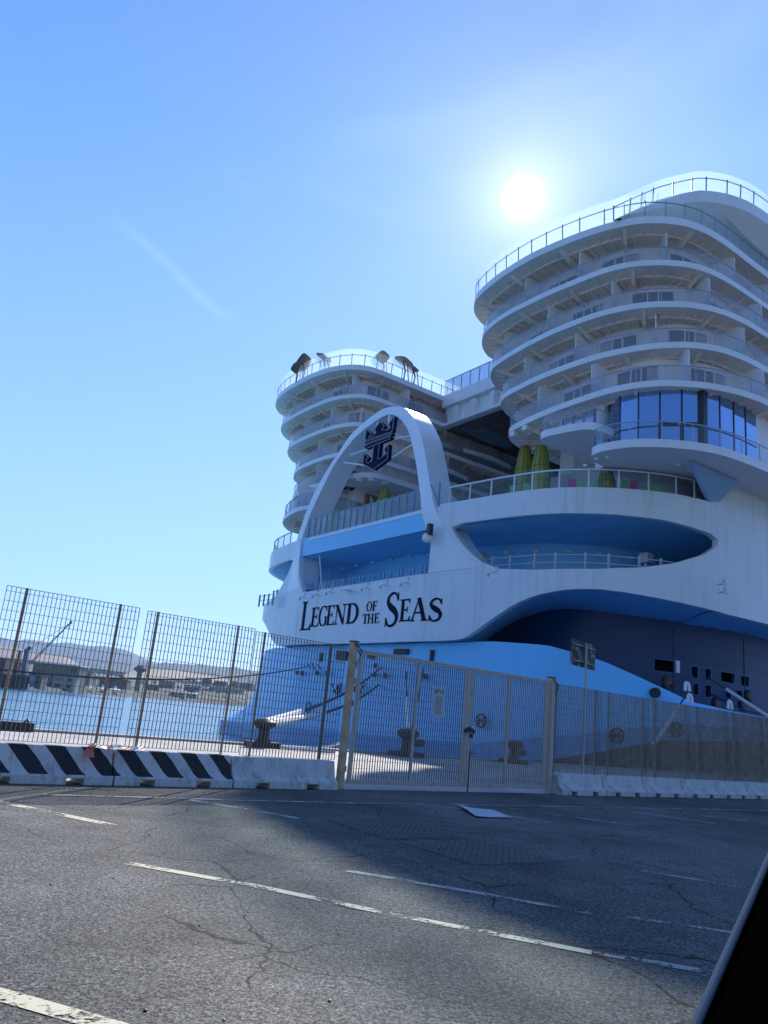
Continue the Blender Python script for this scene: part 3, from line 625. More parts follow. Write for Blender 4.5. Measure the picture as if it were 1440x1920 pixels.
# pipe openings and fairleads on the lower hull
def hull_slot(qa, za, qb, zb_, h, m=iron, off=0.0, name='fairlead_opening'):
    b = MB(); A, B_ = Vector(wall(qa, za, off)), Vector(wall(qb, zb_, off)); b.bar(A, B_, 0.12, h); b.bar(A + Vector((0, 0, h / 2)), B_ + Vector((0, 0, h / 2)), 0.2, 0.05)
    return part(name, b, m)
for (q0, z0_, q1, z1_, h) in ((4.9, 6.4, 6.7, 6.4, 0.38), (9.3, 6.1, 9.6, 6.1, 0.8), (-6.3, 6.0, -5.9, 6.0, 0.7), (-3.5, 6.2, -1.8, 6.1, 0.75), (1.4, 6.1, 2.3, 6.1, 0.4)):
    hull_slot(q0, z0_, q1, z1_, h, off=-0.52)
for (x, y) in ((565, 1262), (574, 1263), (603, 1263), (621, 1262), (711, 1266), (730, 1268), (803, 1269), (712, 1249)):
    # small round outlets
    d = ray(x, y); k = 37.1 / d.dot(U); p = d * k + Vector((0, 0, EYE)); q = 54.5 - p.dot(V_)
    b = MB(); c = Vector(wall(q, p.z, -0.28)); b.lathe(c + Vector((-0.05, 0, 0)), [(0.22, 0), (0.22, 0.14), (0.10, 0.14)], 10, ax_=Vector((-1, 0, 0))); part('hull_outlet', b, iron, smooth=True)
def onbody(x, y):
    d = ray(x, y); k = 36.9 / d.dot(U)
    for _ in range(25):
        p = d * k + Vector((0, 0, EYE)); s, t = p.dot(U), p.dot(V_)
        # walk until on the wall
        j = np.argmin((Wp[:, 0] - s) ** 2 + (Wp[:, 1] - t) ** 2); n = normals(Wp[max(0, j - 2):j + 3])[min(2, j)]; dist = (s - Wp[j, 0]) * n[0] + (t - Wp[j, 1]) * n[1]
        k -= 0.7 * (dist) / (d.dot(U) * n[0] + d.dot(V_) * n[1] + 1e-9)
    return float(WL[j]), p.z
def hullmark(x, y, rad, sq=1.0):
    q, z = onbody(x, y); b = MB(); n = 20
    P = [wall(q + math.cos(i * 2 * math.pi / n) * rad * sq, z + math.sin(i * 2 * math.pi / n) * rad, 0.25) for i in range(n)]
    for a, c in zip(P, P[1:] + P[:1]): b.bar(a, c, 0.03, 0.12)
    for k in (45, 135, 0) if sq > 0.9 else (45, 135):
        a = R(k); b.bar(wall(q + math.cos(a) * rad * sq, z + math.sin(a) * rad, 0.26), wall(q - math.cos(a) * rad * sq, z - math.sin(a) * rad, 0.26), 0.03, 0.10)
    part('thruster_mark', b, lettr)
hullmark(910, 1352, 0.42); hullmark(1157, 1379, 0.42); hullmark(1268, 1368, 0.42)
# slanted draught strokes painted by the stern corner
b = MB()
for (x0, y0, x1, y1) in ((622, 1281, 629, 1302), (628, 1296, 636, 1284), (634, 1284, 632, 1304), (640, 1280, 636, 1300), (668, 1283, 664, 1298), (673, 1281, 670, 1301), (680, 1281, 675, 1301), (686, 1281, 672, 1300), (577, 1244, 583, 1254), (585, 1243, 590, 1256), (596, 1246, 601, 1255)):
    A, B_ = onst(x0, y0, s=36.55), onst(x1, y1, s=36.55); b = MB(); b.bar(A, B_, 0.1, 0.03); part('draught_mark', b, lettr)
q, z = onbody(632, 1331); b = MB(); n = 14
P = [wall(q + math.cos(i * 2 * math.pi / n) * .35, z + math.sin(i * 2 * math.pi / n) * .5, 0.2) for i in range(n)]
for a, c in zip(P, P[1:] + P[:1]): b.bar(a, c, 0.03, 0.09)
part('load_line_mark', b, lettr)

# upper recess: band underside, back wall, lip deck -------------------
BK = [(42.2, 55.75), (42.4, 50), (43.2, 46), (44.6, 42), (46.5, 39.4), (50, 37), (54, 36.4), (62, 36), (90, 36)]
bk = catmull(BK, 5)
for side in (1, -1):
    b = MB(); bz = MB(); lo = MB()
    for i in range(len(bk) - 1):
        a, c = bk[i], bk[i + 1]; A = (a[0], a[1] if side > 0 else 2 * TC - a[1]); Cc = (c[0], c[1] if side > 0 else 2 * TC - c[1])
        b.quad((*A, 11.5), (*Cc, 11.5), (*Cc, 15.98), (*A, 15.98))
        f0, f1 = QC + i / (len(bk) - 1) * 60, QC + (i + 1) / (len(bk) - 1) * 60
        wq0, wq1 = (f0, f1) if side > 0 else (mirq(f0), mirq(f1))
        W0, W1 = wall(wq0, 0, -0.42), wall(wq1, 0, -0.42)
        bz.quad((W0[0], W0[1], 15.9), (W1[0], W1[1], 15.9), (*Cc, 15.9), (*A, 15.9))
        lo.quad((W0[0], W0[1], 11.85), (W1[0], W1[1], 11.85), (*Cc, 11.85), (*A, 11.85))
    part('gallery_back_wall', b, lblue, smooth=True, recalc=False)
    part('gallery_ceiling', bz, teal, recalc=False); part('gallery_floor', lo, mblue, recalc=False)
# light blue band seen through the arch
b = MB(); b.box((37.35, 56.0, 16.86), 1.0, 20.4, 1.84); part('arch_band', b, lblue)
# gallery lamps
for (x, y) in ((895, 1030), (945, 1025), (1000, 1022), (1060, 1023), (1128, 1029), (1196, 1040)):
    s, t, z = onst(x, y, z=15.45); b = MB(); 
    j = min(range(len(bk)), key=lambda i: (bk[i][0] - s) ** 2 + (bk[i][1] - t) ** 2); nn = normals(bk)[j]; c = Vector((bk[j][0] + nn[0] * 0.15, bk[j][1] + nn[1] * 0.15, 15.25))
    b.lathe(c + Vector((0, 0, -0.2)), [(0.12, 0), (0.24, 0.08), (0.24, 0.22), (0.1, 0.3)], 10); part('gallery_lamp', b, lampw, smooth=True)
for i, (x, y) in enumerate(((583, 1083), (600, 1077), (620, 1070), (643, 1066), (670, 1060), (700, 1054), (733, 1050), (769, 1043), (806, 1040))):
    s, t, z = onst(x, y, s=42.1); b = MB(); b.lathe((42.05, t, z - 0.15), [(0.1, 0), (0.22, 0.08), (0.22, 0.2), (0.1, 0.28)], 10); part('gallery_lamp', b, lampw, smooth=True)
for (x, y) in ((906, 1045), (1212, 1047)):
    s, t, z = onst(x, y, z=13.9); b = MB(); b.box((s, t, z), 0.7, 0.7, 0.7); b.box((s, t, z - 0.45), 0.2, 0.2, 0.3); part('gallery_speaker', b, railgrey)
# cameras / brackets on the name board and the arch leg
for (x, y) in ((572, 1120), (596, 1116), (622, 1111), (689, 1103), (725, 1098), (764, 1094), (575 + 355, 1075)):
    s, t, z = onst(x, y, s=36.3); b = MB(); b.bar((36.5, t, z), (36.0, t - 0.0, z), 0.04); b.bar((36.0, t + 0.5, z - 0.05), (36.0, t - 0.5, z + 0.08), 0.05); b.box((36.0, t + 0.45, z - 0.15), 0.12, 0.16, 0.2); b.box((36.05, t - 0.4, z + 0.3), 0.1, 0.12, 0.14)
    part('light_bracket', b, railgrey)
for (x, y) in ((1343, 1097), (1345, 1112)):
    s, t, z = onst(x, y, t=28.0); b = MB(); b.bar((s, 28, z), (s, 27.5, z), 0.06); b.bar((s - .4, 27.5, z), (s + .4, 27.5, z), 0.06); b.box((s, 27.45, z + .2), .14, .14, .25); part('light_bracket', b, railgrey)
s, t, z = onst(803, 1006, s=36.1); b = MB(); b.lathe((36.0, t, z - 0.5), [(0.2, 0), (0.38, 0.2), (0.38, 0.5), (0.25, 0.7)], 12); b.box((36.0, t - 0.25, z + 0.5), 0.4, 0.35, 0.9, mi=1); b.box((36.1, t + 0.3, z + 0.3), 0.3, 0.3, 0.35, mi=1); part('deck_camera', b, [lampw, frame_dk], smooth=True)
s, t, z = onst(655, 1107, s=36.0); b = MB(); b.bar((36.6, t + 1.0, z + .2), (34.8, t - 0.9, z - .25), 0.5, 0.14); part('gangway_flap', b, deckw)
b = MB(); s, t, z = onst(593, 1031, s=37.0); s, t2, z2 = onst(597, 1105, s=37.0); b.tube([(37.4, t, 16), (37.4, t2, z2)], 0.07, 6); part('gallery_pole', b, railwhite)

def railing(curve, zbase, h, spacing, m_post, m_glass, two=False, pw=0.05, top=True, name='balcony_railing', glass_h=None, lean=0.0, inset=0.12, post_h=None):
    P = offset(resample(curve, 0.5), -inset); n_ = normals(P); P = [(p[0], p[1]) for p in P]
    b = MB(); g = MB(); nP = len(P); L = 0; nxt = 0
    tp = [(p[0] + k[0] * lean, p[1] + k[1] * lean) for p, k in zip(P, n_)]
    for i in range(nP - 1):
        g.quad((*P[i], zbase + 0.05), (*P[i + 1], zbase + 0.05), (*tp[i + 1], zbase + (glass_h or h - 0.05)), (*tp[i], zbase + (glass_h or h - 0.05)))
        rail_z = zbase + (h if not two else h * 0.62)
        f = 0.62 if two else 1.0
        a = (P[i][0] * (1 - f) + tp[i][0] * f, P[i][1] * (1 - f) + tp[i][1] * f, rail_z); c = (P[i + 1][0] * (1 - f) + tp[i + 1][0] * f, P[i + 1][1] * (1 - f) + tp[i + 1][1] * f, rail_z)
        b.bar(a, c, pw * 1.3, pw * 1.1)
        if L >= nxt:
            z1 = zbase + (post_h or (h * 0.70 if two else h)); ff = 0.7 if two else 1
            b.bar((*P[i], zbase), (P[i][0] * (1 - ff) + tp[i][0] * ff, P[i][1] * (1 - ff) + tp[i][1] * ff, z1), pw * (1.6 if two else 1), pw)
            nxt += spacing
        L += math.hypot(P[i + 1][0] - P[i][0], P[i + 1][1] - P[i][1])
    o = part(name, b, m_post); part('glass_panel', g, m_glass, parent=o, recalc=False); return o

# gallery rails
lipc = [wall(q, 0)[:2] for q in np.arange(12.5, 30.5, 0.5)]
def pxrail(curve, z, h, sp, m):
    b = MB(); P = resample(curve, 0.5); L = 0; nxt = 0
    for a, c in zip(P[:-1], P[1:]):
        for zz in (h, h * 0.55): b.bar((*a, z + zz), (*c, z + zz), 0.05)
        if L >= nxt: b.bar((*a, z), (*a, z + h + 0.15), 0.10, 0.16); nxt += sp
        L += math.hypot(a[0] - c[0], a[1] - c[1])
    part('gallery_railing', b, m)
pxrail(offset(lipc, -0.8), 12.0, 1.2, 1.75, railgrey)
pxrail([(37.6, 65.6), (37.6, 45.6)], 12.0, 1.15, 0.8, railblue)
pxrail(offset([wall(q, 0)[:2] for q in np.arange(mirq(16.5), mirq(13.2), 0.5)][::1], -0.3), 11.9, 1.2, 0.9, raildark)
pxrail([(36.6, 73.5), (36.6, 69.5)], 11.3, 1.1, 1.0, raildark)
# band rail with glass on both quarters; frosted wind screen between
bandc = [wall(q, 0)[:2] for q in np.arange(10.3, 31.0, 0.4)]
railing(bandc, top_z, 1.35, 1.9, railwhite, g_clear, pw=0.09, name='promenade_railing', inset=0.25, glass_h=1.5)
railing([wall(q, 0)[:2] for q in np.arange(mirq(31.0), mirq(12.3), 0.4)], top_z, 1.35, 1.9, raildark, g_clear, pw=0.07, name='promenade_railing', inset=0.25)
b = MB(); g = MB()
for i in range(20):
    t = 66.0 - i * 1.06; b.box((37.3, t, top_z + 1.05), 0.2, 0.06, 2.1)
    g.quad((37.3, t, top_z + .05), (37.3, t - 1.06, top_z + .05), (37.3, t - 1.06, top_z + 2.0), (37.3, t, top_z + 2.0))
o = part('wind_screen', b, railblue); part('glass_panel', g, g_frost, parent=o, recalc=False)
# promenade floor
b = MB(); P = [wall(q, 0, -0.3)[:2] for q in np.arange(mirq(60), 60, 1.0)]
b.prism(P, top_z - 0.35, top_z - 0.1); part('promenade_deck', b, deckw)

# the stern arch --------------------------------------------------------
ao = [(68.22, 10.85), (68.43, 12.48), (68.0, 13.65), (67.63, 15.95), (67.58, 17.81), (67.32, 20.28), (66.85, 22.01), (66.14, 23.63), (65.07, 25.14), (63.39, 27.04), (62.09, 28.36), (60.49, 29.11), (58.92, 29.56), (57.18, 29.87), (55.29, 29.6), (53.61, 28.99), (52.24, 27.98), (50.5, 26.07), (49.35, 24.35), (48.19, 22.22), (46.83, 19.57), (45.7, 17.74), (44.33, 15.95), (42.72, 14.04), (40.92, 12.44)]
ai = [(64.24, 12.18), (65.07, 12.66), (65.7, 13.46), (66.0, 14.67), (66.19, 16.1), (66.35, 17.65), (66.42, 18.92), (66.11, 20.67), (64.92, 23.44), (63.66, 25.73), (61.48, 27.58), (59.97, 28.25), (58.57, 28.64), (56.85, 28.97), (55.52, 28.82), (54.37, 28.26), (53.01, 27.22), (51.84, 25.99), (50.54, 23.93), (49.37, 21.89), (48.26, 19.61), (46.99, 17.22), (45.66, 15.04), (45.13, 13.49), (45.18, 12.79), (45.44, 12.35)]
ao = catmull(ao, 3); ai = catmull(ai, 3)
def sarch(z): return 36.5 + max(0, z - 15) * 0.15 - 0.03
n = 90
def rs(P, n):
    P = np.array(P); L = np.concatenate([[0], np.cumsum(np.hypot(*(P[1:] - P[:-1]).T))]); qq = np.linspace(0, L[-1], n)
    return np.stack([np.interp(qq, L, P[:, 0]), np.interp(qq, L, P[:, 1])], 1)
# match stations by direction from the arch centre
def bydir(P):
    P = np.array(P); ang = np.arctan2(P[:, 1] - 16.0, P[:, 0] - 56.3); return P, ang
A_, aa = bydir(ao); B_, ba = bydir(ai); angs = np.linspace(max(min(aa[0], ba[0]), -9), 0, 2)
So = rs(ao[3:], n); Si = rs(ai[3:], n)
DP = 2.3
b = MB(); ring = []
def wall_s(t): return wall(54.5 - t if t < 60 else 54.5 - t, 0)[0]
def sface(t, z):
    f = min(1, max(0, (z - 15) / 4)); return (1 - f) * (wall_s(t) - 0.04) + f * sarch(z)
for (to, zo), (ti, zi) in zip(So, Si):
    a_, c_ = sface(to, zo), sface(ti, zi); ring.append([(a_, to, zo), (c_, ti, zi), (c_ + DP, ti, zi), (a_ + DP, to, zo)])
for r0, r1 in zip(ring[:-1], ring[1:]):
    for k in range(4): b.quad(r0[k], r0[(k + 1) % 4], r1[(k + 1) % 4], r1[k])
b.quad(*ring[0]); b.quad(*ring[-1])
arch = part('stern_arch', b, archw, smooth=True)
# emblem hanging in the arch -------------------------------------------
em = bpy.data.objects.new('anchor_emblem', None)
SE = 37.9
crown = [(58.43, 26.69), (58.39, 27.82), (57.38, 27.15), (57.85, 26.85), (57.1, 26.9), (56.66, 27.05), (56.97, 27.5), (56.2, 28.05), (55.42, 27.4), (55.8, 27.08), (54.85, 26.88), (54.38, 26.98), (54.72, 27.45), (53.96, 28.0), (54.08, 26.52)]
bar1 = [(58.41, 26.55), (54.1, 26.40), (54.12, 26.23), (58.41, 26.31)]
bar2 = [(58.47, 26.16), (54.28, 26.12), (54.29, 25.89), (58.22, 25.80)]
anchor = [(56.84, 25.84), (55.89, 25.86), (55.97, 24.27), (55.32, 24.31), (54.66, 24.53), (55.06, 25.0), (54.45, 25.39), (54.39, 23.95), (56.56, 23.38), (58.36, 24.28), (58.42, 25.39), (57.51, 24.78), (57.94, 24.59), (57.6, 24.22), (56.9, 24.3)]
b = MB(); e = MB()
for k, poly in enumerate((crown, bar1, bar2, anchor)):
    sf = SE + 0.004 * k
    b.plate([(sf, t, z) for t, z in poly], (1, 0, 0), 0.42)
    for (t0, z0_), (t1, z1_) in zip(poly, poly[1:] + poly[:1]): e.bar((sf - 0.02, t0, z0_), (sf - 0.02, t1, z1_), 0.035, 0.035)
emo = part('anchor_emblem', b, emb); part('emblem_outline', e, emb_edge, parent=emo)
b = MB()
for (t0, z0_, t1, z1_) in ((54.3, 26.0, 51.7, 25.9), (54.4, 24.2, 51.2, 25.2), (61.6, 26.1, 58.4, 26.2), (62.6, 25.5, 58.2, 24.3)):
    b = MB(); b.tube([(SE + 0.5, t0, z0_), (SE + 0.9, t1, z1_)], 0.09, 8); part('emblem_strut', b, railwhite)
for (t0, z0_) in ((57.5, 27.3), (55.6, 27.6)): b = MB(); b.box((SE + .8, t0 + .2, z0_ + .8), .25, .25, .9); part('emblem_bracket', b, railwhite)

# name lettering --------------------------------------------------------
def letters(ch):
    """serif capital as variable-width strokes in a unit box: list of (points, widths); returns (strokes, advance)"""
    T, t = 0.17, 0.055
    def sf(x, y, w=0.16): return ([(x - w, y), (x + w, y)], [0.05, 0.05])
    def arc(cx, cy, rx, ry, a0, a1, f, n=22):
        P = []; Wd = []
        for i in range(n + 1):
            a = R(a0 + (a1 - a0) * i / n); P.append((cx + rx * math.cos(a), cy + ry * math.sin(a))); Wd.append(f(a))
        return (P, Wd)
    thick = lambda a: t + (T - t) * abs(math.cos(a)) ** 1.3
    if ch == 'L': return [([(0.17, 0), (0.17, 1)], [T, T]), sf(0.17, 0.975), sf(0.15, 0.025, 0.15), ([(0.17, 0.03), (0.62, 0.03)], [t, t]), ([(0.60, 0.0), (0.66, 0.24)], [0.13, 0.03])], 0.72
    if ch == 'E': return [([(0.17, 0), (0.17, 1)], [T, T]), sf(0.15, 0.975, 0.14), sf(0.15, 0.025, 0.14), ([(0.17, 0.03), (0.58, 0.03)], [t, t]), ([(0.17, 0.97), (0.54, 0.97)], [t, t]), ([(0.17, 0.52), (0.45, 0.52)], [t, t]),
                          ([(0.57, 0.0), (0.63, 0.22)], [0.12, 0.03]), ([(0.54, 1.0), (0.57, 0.8)], [0.11, 0.03]), ([(0.45, 0.40), (0.45, 0.64)], [0.045, 0.045])], 0.70
    if ch == 'F': return [([(0.17, 0), (0.17, 1)], [T, T]), sf(0.17, 0.975, 0.16), sf(0.17, 0.025, 0.17), ([(0.17, 0.97), (0.54, 0.97)], [t, t]), ([(0.17, 0.52), (0.45, 0.52)], [t, t]), ([(0.54, 1.0), (0.57, 0.78)], [0.11, 0.03]), ([(0.45, 0.40), (0.45, 0.64)], [0.045, 0.045])], 0.64
    if ch == 'H': return [([(0.17, 0), (0.17, 1)], [T, T]), ([(0.65, 0), (0.65, 1)], [T, T]), sf(0.17, 0.975), sf(0.17, 0.025), sf(0.65, 0.975), sf(0.65, 0.025), ([(0.17, 0.52), (0.65, 0.52)], [t, t])], 0.86
    if ch == 'T': return [([(0.35, 0), (0.35, 1)], [T, T]), sf(0.35, 0.025), ([(0.04, 0.97), (0.66, 0.97)], [t, t]), ([(0.05, 1.0), (0.03, 0.78)], [0.09, 0.03]), ([(0.65, 1.0), (0.67, 0.78)], [0.09, 0.03])], 0.70
    if ch == 'N': return [([(0.15, 0), (0.15, 0.98)], [t, t]), ([(0.14, 0.97), (0.70, 0.05)], [T, T]), ([(0.72, -0.02), (0.72, 1)], [t, t]), sf(0.15, 0.025, 0.13), sf(0.13, 0.975, 0.13), sf(0.72, 0.975, 0.13)], 0.88
    if ch == 'D': return [([(0.17, 0), (0.17, 1)], [T, T]), sf(0.14, 0.975, 0.13), sf(0.14, 0.025, 0.13), ([(0.17, 0.97), (0.36, 0.97)], [t, t]), ([(0.17, 0.03), (0.36, 0.03)], [t, t]), arc(0.34, 0.5, 0.36, 0.47, -90, 90, thick)], 0.84
    if ch == 'O': return [arc(0.40, 0.5, 0.32, 0.48, 0, 360, thick, 36)], 0.82
    if ch == 'G': return [arc(0.42, 0.5, 0.35, 0.48, 48, 318, thick, 30), ([(0.66, 0.10), (0.66, 0.42)], [T * 0.9, T * 0.9]), sf(0.66, 0.44, 0.13), ([(0.66, 0.98), (0.68, 0.74)], [0.03, 0.07])], 0.84
    if ch == 'A': return [([(0.08, 0), (0.38, 1.0)], [t, t]), ([(0.37, 1.02), (0.68, 0)], [T, T]), sf(0.09, 0.025, 0.12), sf(0.68, 0.025, 0.15), ([(0.20, 0.36), (0.56, 0.36)], [t, t])], 0.84
    if ch == 'S':
        P = catmull([(0.50, 0.80), (0.42, 0.95), (0.27, 0.98), (0.12, 0.88), (0.10, 0.72), (0.22, 0.58), (0.40, 0.45), (0.50, 0.30), (0.47, 0.12), (0.32, 0.02), (0.16, 0.04), (0.07, 0.20)], 5)
        k = len(P); Wd = [t + (T * 1.05 - t) * math.exp(-((i / k - 0.5) / 0.22) ** 2) for i in range(k)]
        return [(P, Wd), ([(0.51, 0.99), (0.52, 0.74)], [0.04, 0.06]), ([(0.06, 0.0), (0.055, 0.26)], [0.05, 0.06])], 0.62
def put_letter(b, ch, t_left, z0_, hgt, wid, sface=36.5, slant=0.0):
    st, adv = letters(ch); sc = wid / adv; k = 0
    for P, Wd in st:
        k += 1; sf_ = sface - 0.012 - 0.0012 * k
        for i in range(len(P) - 1):
            (x0, y0), (x1, y1) = P[i], P[i + 1]; w0, w1 = Wd[i], Wd[i + 1]
            def nrm_(i_):
                a = P[max(i_ - 1, 0)]; c = P[min(i_ + 1, len(P) - 1)]
                if P[0] == P[-1] or (abs(P[0][0] - P[-1][0]) < 1e-6 and abs(P[0][1] - P[-1][1]) < 1e-6):
                    if i_ in (0, len(P) - 1): a, c = P[-2], P[1]
                dx, dy = (c[0] - a[0]), (c[1] - a[1]); L = math.hypot(dx, dy) or 1; return -dy / L, dx / L
            n0, n1 = nrm_(i), nrm_(i + 1)
            def mp3(x, y):
                tt = t_left - (x + slant * y) * sc; return (sf_ + max(0.0, wall_s(tt) - 36.5), tt, z0_ + y * hgt)
            w_ = 0.5
            b.plate([mp3(x0 - n0[0] * w0 * w_, y0 - n0[1] * w0 * w_ * (sc / hgt if abs(n0[1]) > .7 else 1)), mp3(x1 - n1[0] * w1 * w_, y1 - n1[1] * w1 * w_ * (sc / hgt if abs(n1[1]) > .7 else 1)),
                     mp3(x1 + n1[0] * w1 * w_, y1 + n1[1] * w1 * w_ * (sc / hgt if abs(n1[1]) > .7 else 1)), mp3(x0 + n0[0] * w0 * w_, y0 + n0[1] * w0 * w_ * (sc / hgt if abs(n0[1]) > .7 else 1))], (-1, 0, 0), 0.02)
LET = [('L', 64.05, 8.47, 2.72, 2.05), ('E', 62.22, 8.75, 1.78, 1.55), ('G', 60.85, 8.75, 1.85, 1.60), ('E', 59.50, 8.79, 1.78, 1.40), ('N', 58.20, 8.80, 1.76, 1.90), ('D', 56.28, 8.80, 1.76, 2.05),
       ('O', 53.3, 9.72, 0.82, 0.85), ('F', 52.45, 9.72, 0.82, 0.72), ('T', 53.75, 8.70, 0.80, 0.85), ('H', 52.98, 8.70, 0.80, 0.95), ('E', 52.02, 8.70, 0.80, 0.80),
       ('S', 50.55, 8.35, 2.72, 1.95), ('E', 48.62, 8.68, 1.75, 1.50), ('A', 47.2, 8.66, 1.75, 1.95), ('S', 45.25, 8.60, 1.72, 1.50)]
for ch, tl, z0_, hg, wd in LET:
    b = MB(); put_letter(b, ch, tl, z0_, hg, wd * 0.99); part('name_letter', b, lettr, recalc=True)

# balcony decks -----------------------------------------------------------
ZN = [38.2 - 3.36 * i for i in range(9)]
DN = {0: [(44.33, 49.75), (43.43, 49.45), (42.31, 48.9), (41.32, 48.01), (40.5, 46.74), (39.86, 44.13), (39.6, 42.0), (39.47, 38.63), (40.3, 33.75), (41.49, 30.9), (42.6, 29.6), (44.36, 28.42), (46.24, 27.9), (48.97, 27.72), (52.37, 27.8)],
      1: [(44.97, 49.27), (44.13, 49.0), (43.15, 48.41), (42.2, 47.58), (41.25, 46.26), (40.7, 44.47), (40.44, 42.39), (40.42, 40.62), (40.45, 38.07), (40.75, 35.13), (41.03, 32.9), (41.7, 31.19), (42.79, 29.85), (43.7, 29.0), (45.16, 28.1), (47.27, 27.62), (49.93, 27.45)],
      2: [(45.63, 48.44), (44.68, 48.1), (43.45, 47.35), (42.4, 46.4), (41.8, 45.3), (41.35, 43.17), (41.02, 40.66), (40.84, 37.88), (41.0, 34.8), (41.4, 32.7), (42.25, 30.64), (43.71, 28.93), (44.98, 27.98), (46.57, 27.26), (48.72, 26.85), (50.66, 26.71)],
      3: [(46.5, 46.6), (44.8, 46.3), (43.4, 45.65), (42.4, 44.9), (41.7, 43.7), (41.35, 41.42), (41.15, 39.65), (41.1, 36.95), (41.25, 34.34), (41.6, 32.7), (42.3, 30.59), (43.42, 28.85), (44.53, 27.8), (46.0, 26.98), (48.0, 26.49), (51.2, 26.27)],
      4: [(46.0, 44.9), (44.5, 44.7), (43.3, 44.25), (42.3, 43.6), (41.6, 42.7), (41.2, 40.6), (40.9, 38.55), (40.75, 35.93), (40.75, 33.43), (40.85, 32.0), (41.2, 30.6), (41.9, 29.2), (42.95, 28.04), (44.43, 26.95), (45.99, 26.2), (47.83, 25.68), (49.9, 25.45)]}
def near_curve(k, fwd=88):
    P = DN[k]; return resample(chaikin([(fwd, P[0][1] + 0.5), (58, P[0][1] + 0.45)] + P + [(60, P[-1][1]), (fwd, P[-1][1])], 2), 0.4)
FN = {0: [(42.65, 86.2), (41.38, 85.3), (40.47, 84.2), (39.75, 82.9), (39.2, 81.0), (38.87, 78.5), (38.85, 75.72), (38.95, 73.05), (39.36, 70.53), (39.81, 69.21), (40.4, 68.05), (41.3, 66.9), (42.9, 66.1), (45.54, 66.0), (52.43, 66.2)],
      1: [(43.8, 85.5), (42.68, 84.8), (41.32, 83.38), (40.5, 82.01), (40.0, 80.3), (39.75, 76.36), (39.86, 71.97), (40.22, 69.38), (40.96, 67.55), (41.8, 66.4), (43.3, 65.75), (45.62, 65.65), (52.4, 65.9)],
      2: [(44.08, 83.7), (42.94, 82.9), (41.64, 81.44), (40.75, 79.9), (40.3, 78.13), (40.15, 73.6), (40.45, 69.92), (40.85, 68.24), (41.4, 66.8), (42.3, 65.9), (45.5, 65.7), (52.4, 65.9)],
      3: [(44.5, 81.6), (43.2, 81.0), (42.2, 80.1), (41.4, 78.7), (40.75, 76.9), (40.5, 74.84), (40.44, 71.4), (40.8, 68.3), (41.8, 66.7), (43.6, 66.1), (52.4, 66)],
      4: [(43.0, 80.0), (41.6, 78.6), (40.5, 76.5), (40.0, 73.5), (39.9, 70.5), (40.6, 68.2), (42.2, 66.9), (44, 66.5), (52.4, 66.5)],
      5: [(42.5, 79.5), (40.5, 77.6), (39.0, 75.5), (38.2, 72.8), (37.6, 69.9), (37.9, 67.6), (39.5, 66.6), (44, 66.5), (52.4, 66.5)]}
def far_curve(k, fwd=88):
    P = FN[k]; q = resample(chaikin([(fwd, P[0][1] + .5), (56, P[0][1] + 0.4)] + P + [(fwd, P[-1][1])], 2), 0.4); return q[::-1]
# orientation: outward normal must point away from the tower centre
def oriented(P, c):
    n = normals(P); i = len(P) // 2; return P if (P[i][0] - c[0]) * n[i][0] + (P[i][1] - c[1]) * n[i][1] > 0 else P[::-1]
def wedge(r, a, c, z, w_, h_):
    a = Vector((*a, z)); c = Vector((*c, z)); d = (c - a).normalized(); x = Vector((-d.y, d.x, 0)) * (w_ / 2); m_ = a.lerp(c, 0.55)
    for p, q_, hp_, hq in ((a, m_, h_, h_), (m_, c, h_, 0.01)):
        D0, D1 = Vector((0, 0, -hp_)), Vector((0, 0, -hq))
        r.quad(p + x + D0, q_ + x + D1, q_ - x + D1, p - x + D0); r.quad(p + x, p + x + D0, q_ + x + D1, q_ + x); r.quad(p - x, q_ - x, q_ - x + D1, p - x + D0)
def slab(name, curve, z0_, th, ribs=True, inset=2.4, label=None, flat=False):
    b = MB(); b.prism(curve, z0_, z0_ + th, 0, 1, 0)
    # rounded lip on the fascia
    for a, c in zip(curve[:-1], curve[1:]): pass
    o = part(name, b, [deckw, soffit if not flat else facade], label=label, smooth=True)
    if ribs:
        r = MB(); P = resample(curve, 0.95); inn_ = offset(P, -inset - 1.0); out_ = offset(P, -0.35)
        for i, (a, c) in enumerate(zip(inn_, out_)):
            wedge(r, a, c, z0_, 0.10, 0.22)
        P2 = resample(curve, 5.2); i2 = offset(P2, -inset - 1.0); o2 = offset(P2, -0.3)
        for a, c in zip(i2, o2): wedge(r, a, c, z0_, 0.26, 0.48)
        m2 = offset(resample(curve, 0.8), -inset * 0.55)
        for a, c in zip(m2[:-1], m2[1:]): r.bar((*a, z0_ - 0.08), (*c, z0_ - 0.08), 0.14, 0.15)
        part('deck_beam', r, soffit, parent=o)
    return o
curtm = mat('pale_curtain', (0.35, 0.33, 0.34), 0.7, noise=0.15, nscale=3)
